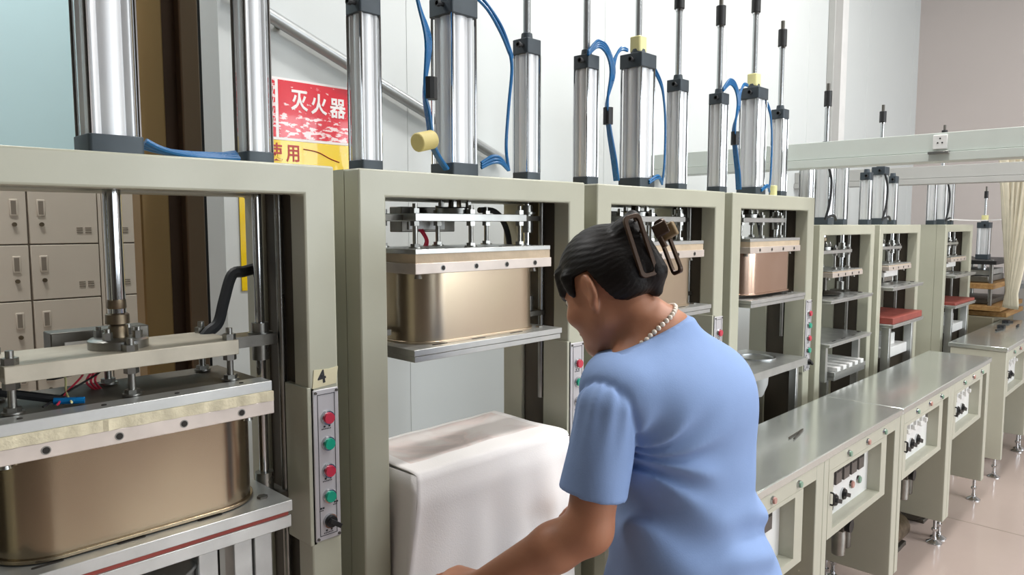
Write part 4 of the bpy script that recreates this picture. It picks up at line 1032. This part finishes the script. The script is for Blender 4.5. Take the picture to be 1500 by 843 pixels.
def shirt():
    S_ = Field((.80, .50, .68), (1.52, .95, 1.36), .0042)
    AP = np.array([1.005, .66, 1.10])
    def disp(X, Y, Z):
        g = lambda v, c, w_: np.exp(-((v - c) / w_) ** 2)
        bk = 1 / (1 + np.exp((Y - .70) * 60))
        ph = (Z - .93) * 75 + (X - 1.19) * 10 + 9 * (X - 1.15) ** 2 * 10
        d = .0085 * np.sin(ph) * g(Z, .925, .060) * (0.35 + .65 * bk) * g(X, 1.22, .16)
        d = d + .0060 * np.sin((Z - .80) * 42 - (X - 1.2) * 26) * g(Z, .80, .07)
        r = np.sqrt((X - AP[0]) ** 2 + (Z - AP[2]) ** 2); th = np.arctan2(Z - AP[2], X - AP[0])
        d = d + .0075 * np.sin(th * 10 + 1.0) * np.exp(-((r - .07) / .07) ** 2) * (X < 1.3)
        d = d + .0062 * np.sin((X + .55 * Z) * 48) * g(X, 1.05, .09) * g(Z, 1.0, .10)
        d = d + .0062 * np.sin((X * .8 - Z * .55) * 52 + 2) * g(X, 1.30, .07) * g(Z, 1.02, .10)
        return d * np.clip((1.24 - Z) * 12, 0, 1)
    T = [(z, x, y, a + .006, b + .008) for z, x, y, a, b in TORSO]
    T[0] = (.69, 1.19, .675, .190, .142); T[1] = (.82, 1.190, .678, .184, .140); T[2] = (.90, 1.188, .688, .164, .126); T[3] = (.98, 1.187, .697, .151, .116)
    S_.loft(T, .0, .004, disp)
    for Sx in (SHL, SHR):
        S_.cone((1.168, .752, 1.268), .048, Sx * .80 + np.array([1.18, .73, 1.235]) * .20, .058, .05)
    S_.cone((1.135, .805, 1.258), .046, (1.03, .748, 1.212), .056, .04)
    S_.ell((1.19, .690, 1.17), (.15, .085, .09), None, .05)       # rounded upper back
    n0 = hp(-.035, 0, -.065); n1 = np.array([1.162, .770, 1.285]); na = (n1 - n0) / np.linalg.norm(n1 - n0); ey = np.cross(na, [1, 0, 0]); ey /= np.linalg.norm(ey); ey = ey if ey[1] > 0 else -ey
    S_.cone(n0 * .45 + n1 * .55, .0615, n1 + na * .01, .067, .03)
    S_.cut(n0 * .34 + n1 * .66 + na * .010, (-.25, .32, .9), .0, ((1.05, .64, 1.20), (1.28, .94, 1.36)))
    # sleeves, set in with a seam
    for Sx, Ex in ((SHL, ELL), (SHR, ELR)):
        v = Ex - Sx; hem = Sx + v * .715; G = Field((.80, .50, .68), (1.52, .95, 1.36), .0042)
        a0 = Sx + v * .05; nrm = v / np.linalg.norm(v)
        p0, p1 = a0, Sx + v * .85; ee = np.array([nrm[1], -nrm[0], 0]); ee /= np.linalg.norm(ee); e2 = np.cross(nrm, ee)
        def fn(X, Y, Z):
            x, y, z = X - p0[0], Y - p0[1], Z - p0[2]; vv = p1 - p0; L2 = (vv ** 2).sum()
            t = np.clip((x * vv[0] + y * vv[1] + z * vv[2]) / L2, 0, 1)
            dx, dy, dz = x - t * vv[0], y - t * vv[1], z - t * vv[2]
            th = np.arctan2(dx * e2[0] + dy * e2[1] + dz * e2[2], dx * ee[0] + dy * ee[1] + dz * ee[2])
            return (np.sqrt(dx * dx + dy * dy + dz * dz) - (.0535 + .0075 * t + .0016 * np.sin(th * 11) * np.clip(1 - t * 2.2, 0, 1) + .0035 * np.sin(th * 3 + 1.2 + 4 * t) * t)).astype(np.float32)
        G.apply(fn, np.minimum(p0, p1) - .07, np.maximum(p0, p1) + .07)
        G.cut(hem, nrm)
        # hollow the sleeve opening
        G.cone(hem + nrm * .03, .0505, hem - nrm * .02, .0495, .0, 'sub')
        seam = np.exp(-((S_.d - G.d) / .006) ** 2)
        S_.d = (np.minimum(S_.d, G.d) + .0032 * seam).astype(np.float32)
    return S_.mesh('shirt', 'shirt', PR, 1)
SHIRT = shirt(); unparent_offset(SHIRT)
def trousers():
    T_ = Field((.94, .50, .06), (1.44, .90, .86), .006)
    T_.loft([(.72, 1.186, .682, .168, .128), (.80, 1.186, .682, .172, .130), (.85, 1.186, .686, .160, .120)], .03)
    for h_, k_, a_ in zip(HIPS, KNEE, ANK):
        T_.cone(h_, .092, k_, .070, .03); T_.cone(k_, .070, a_ + np.array([0, 0, .0]), .060, .02)
    T_.cut((1.19, .7, .085), (0, 0, -1))
    return T_.mesh('trousers', 'trouser', PR, 2)
o = trousers(); unparent_offset(o)
for a_ in ANK:
    S_ = Field(a_ + np.array([-.08, -.12, -.10]), a_ + np.array([.08, .24, .06]), .005)
    S_.cone(a_ + np.array([0, -.02, -.035]), .046, a_ + np.array([0, .12, -.047]), .038, .02); S_.cone(a_ + np.array([0, 0, .02]), .045, a_ + np.array([0, -.01, -.04]), .045, .02)
    S_.cut(a_ + np.array([0, 0, -.084]), (0, 0, -1)); S_.cut(a_ + np.array([0, 0, .02]), (0, 0, 1))
    o = S_.mesh('shoe', 'shoe', PR); unparent_offset(o)
# things on the head are modelled in the head's own frame (x forward, y left, z up)
HM = Matrix.Translation(Vector(HC + PO)) @ Matrix([list(f) + [0], list(l) + [0], list(u) + [0], [0, 0, 0, 1]]).transposed() @ Matrix.Diagonal((HS, HS, HS, 1))
def hair():
    H_ = Field((-.18, -.12, -.10), (.13, .12, .15), .003)
    H_.ell((-.012, 0, .022), (.105, .083, .103), None, 0)
    H_.ell((-.060, 0, -.005), (.060, .070, .070), None, .03)
    def cutface(X, Y, Z):
        xs = [-.2, -.060, -.045, -.034, -.022, .018, .03, .06, .085, .2]; zs = [-.055, -.053, -.044, -.010, .030, .034, .010, .008, .012, .014]
        return (Z - np.interp(X, xs, zs) + .012 * np.sin(Y * 70) * (X > .05) + 0 * Y).astype(np.float32)
    H_.apply(cutface, H_.lo, H_.lo + H_.h * H_.n, .008, 'sub')
    for sg in (1, -1):      # side locks in front of the ear, fringe
        H_.cone((.034, sg * .072, .040), .012, (.036, sg * .068, .002), .005, .014)
    for yy in (.050, .034, .016, -.002, -.020, -.038): H_.cone((.094 - abs(yy) * .45 - .012, yy, .058), .012, (.092 - abs(yy) * .42, yy + .003, .016 + .003 * math.sin(yy * 300)), .005, .014)
    # gathered twist at the back
    H_.cone((-.102, .012, .075), .030, (-.118, .006, -.020), .024, .018); H_.cone((-.085, -.02, .085), .026, (-.110, -.015, .10), .016, .015)
    H_.cone((-.112, .004, -.020), .020, (-.100, .0, -.055), .012, .012)
    def ridge(X, Y, Z): return H_.d + .0005 * np.sin(np.arctan2(Y, Z - .0) * 46 + 6 * np.sin(X * 30)) 
    H_.d = ridge(*[a for a in H_.grid(H_.lo, H_.lo + H_.h * H_.n)[1:]]).astype(np.float32)
    return H_.mesh('hair', 'hair', PR, 1)
o = hair(); o.matrix_local = HM
# claw clip: two rounded frames joined at a hinge with finger tabs
def ring(c, ax_long, ax_short, L_, W_, wid, th):
    c = Vector(c); a = Vector(ax_long).normalized(); b = Vector(ax_short); b = (b - a * b.dot(a)).normalized()
    pts = [(x, y) for x, y in rrect(0, 0, L_, W_, W_ * .55, 6)]; n_ = a.cross(b); V = []; F = []; N = len(pts)
    for k, (x, y) in enumerate(pts):
        q = Vector((x, y)); i_ = q * 1.0; s_ = (1 - wid / max(L_, W_)) ; 
        inn = (max(-1, min(1, x / L_)) * (L_ - wid), max(-1, min(1, y / W_)) * (W_ - wid))
        for (px_, py_), hh in (((x, y), th), (inn, th), (inn, -th), ((x, y), -th)): V.append(c + a * px_ + b * py_ + n_ * hh)
    for k in range(N):
        j = (k + 1) % N
        for q in range(4): F.append((4 * k + q, 4 * j + q, 4 * j + (q + 1) % 4, 4 * k + (q + 1) % 4))
    return MB().add(V, F)
cl = ring((-.128, .040, .030), (-.18, .10, 1), (-.75, -1, .05), .062, .019, .008, .004).build('hair_clip', 'clip', PR, 0.0012, angle=40); cl.matrix_local = HM
r2 = ring((-.156, -.010, .012), (-.10, .05, 1), (-.95, .6, .0), .056, .018, .007, .0035).build('clip_jaw', 'clip', cl, 0.0012, angle=40)
MB().cyl((-.158, .014, .056), (-.160, .012, .010), .006, n=12).build('hinge', 'clip', cl)
MB().box(-.192, -.158, -.004, .008, .022, .050).build('finger_tab', 'clip_tan', cl, 0.003)
MB().box(-.186, -.154, .016, .022, .030, .056).build('finger_tab', 'clip', cl, 0.003)
for k in range(5): MB().tube([(-.135 - .004 * k * 0, .030 - .004 * k, .085 - .026 * k), (-.128, .015, .083 - .026 * k), (-.112, .004, .080 - .026 * k)], .0028, 6, 3).build('tooth', 'clip', cl)
# pearl necklace
nk = MB(); n0 = hp(-.035, 0, -.065); n1 = np.array([1.162, .770, 1.285]); na = (n1 - n0) / np.linalg.norm(n1 - n0); nc = n0 * .34 + n1 * .66
ey = np.cross(na, [1, 0, 0]); ey /= np.linalg.norm(ey); ex = np.cross(ey, na)
if ey[1] < 0: ey = -ey
from mathutils.bvhtree import BVHTree
trees = [BVHTree.FromPolygons([v.co for v in q.data.vertices], [p.vertices[:] for p in q.data.polygons]) for q in (BODY, SHIRT)]
ring_pts = []
for k in range(360):
    a = 2 * PI * k / 360; dv = Vector(ex * math.cos(a) + ey * math.sin(a)); c0 = Vector(nc + na * (.013 * math.sin(a) + .003)); best = .055
    for t in trees:
        hit = t.ray_cast(c0 + dv * .14, -dv, .14)
        if hit[0] is not None: best = max(best, (hit[0] - c0).length)
    ring_pts.append(c0 + dv * (min(best, .085) + .0025))
last = None
for p in ring_pts:
    if last is None or (p - last).length >= .0098: nk.sphere(tuple(p), .0050, 10, 6); last = p
o = nk.build('pearl_necklace', 'pearl', PR); unparent_offset(o)
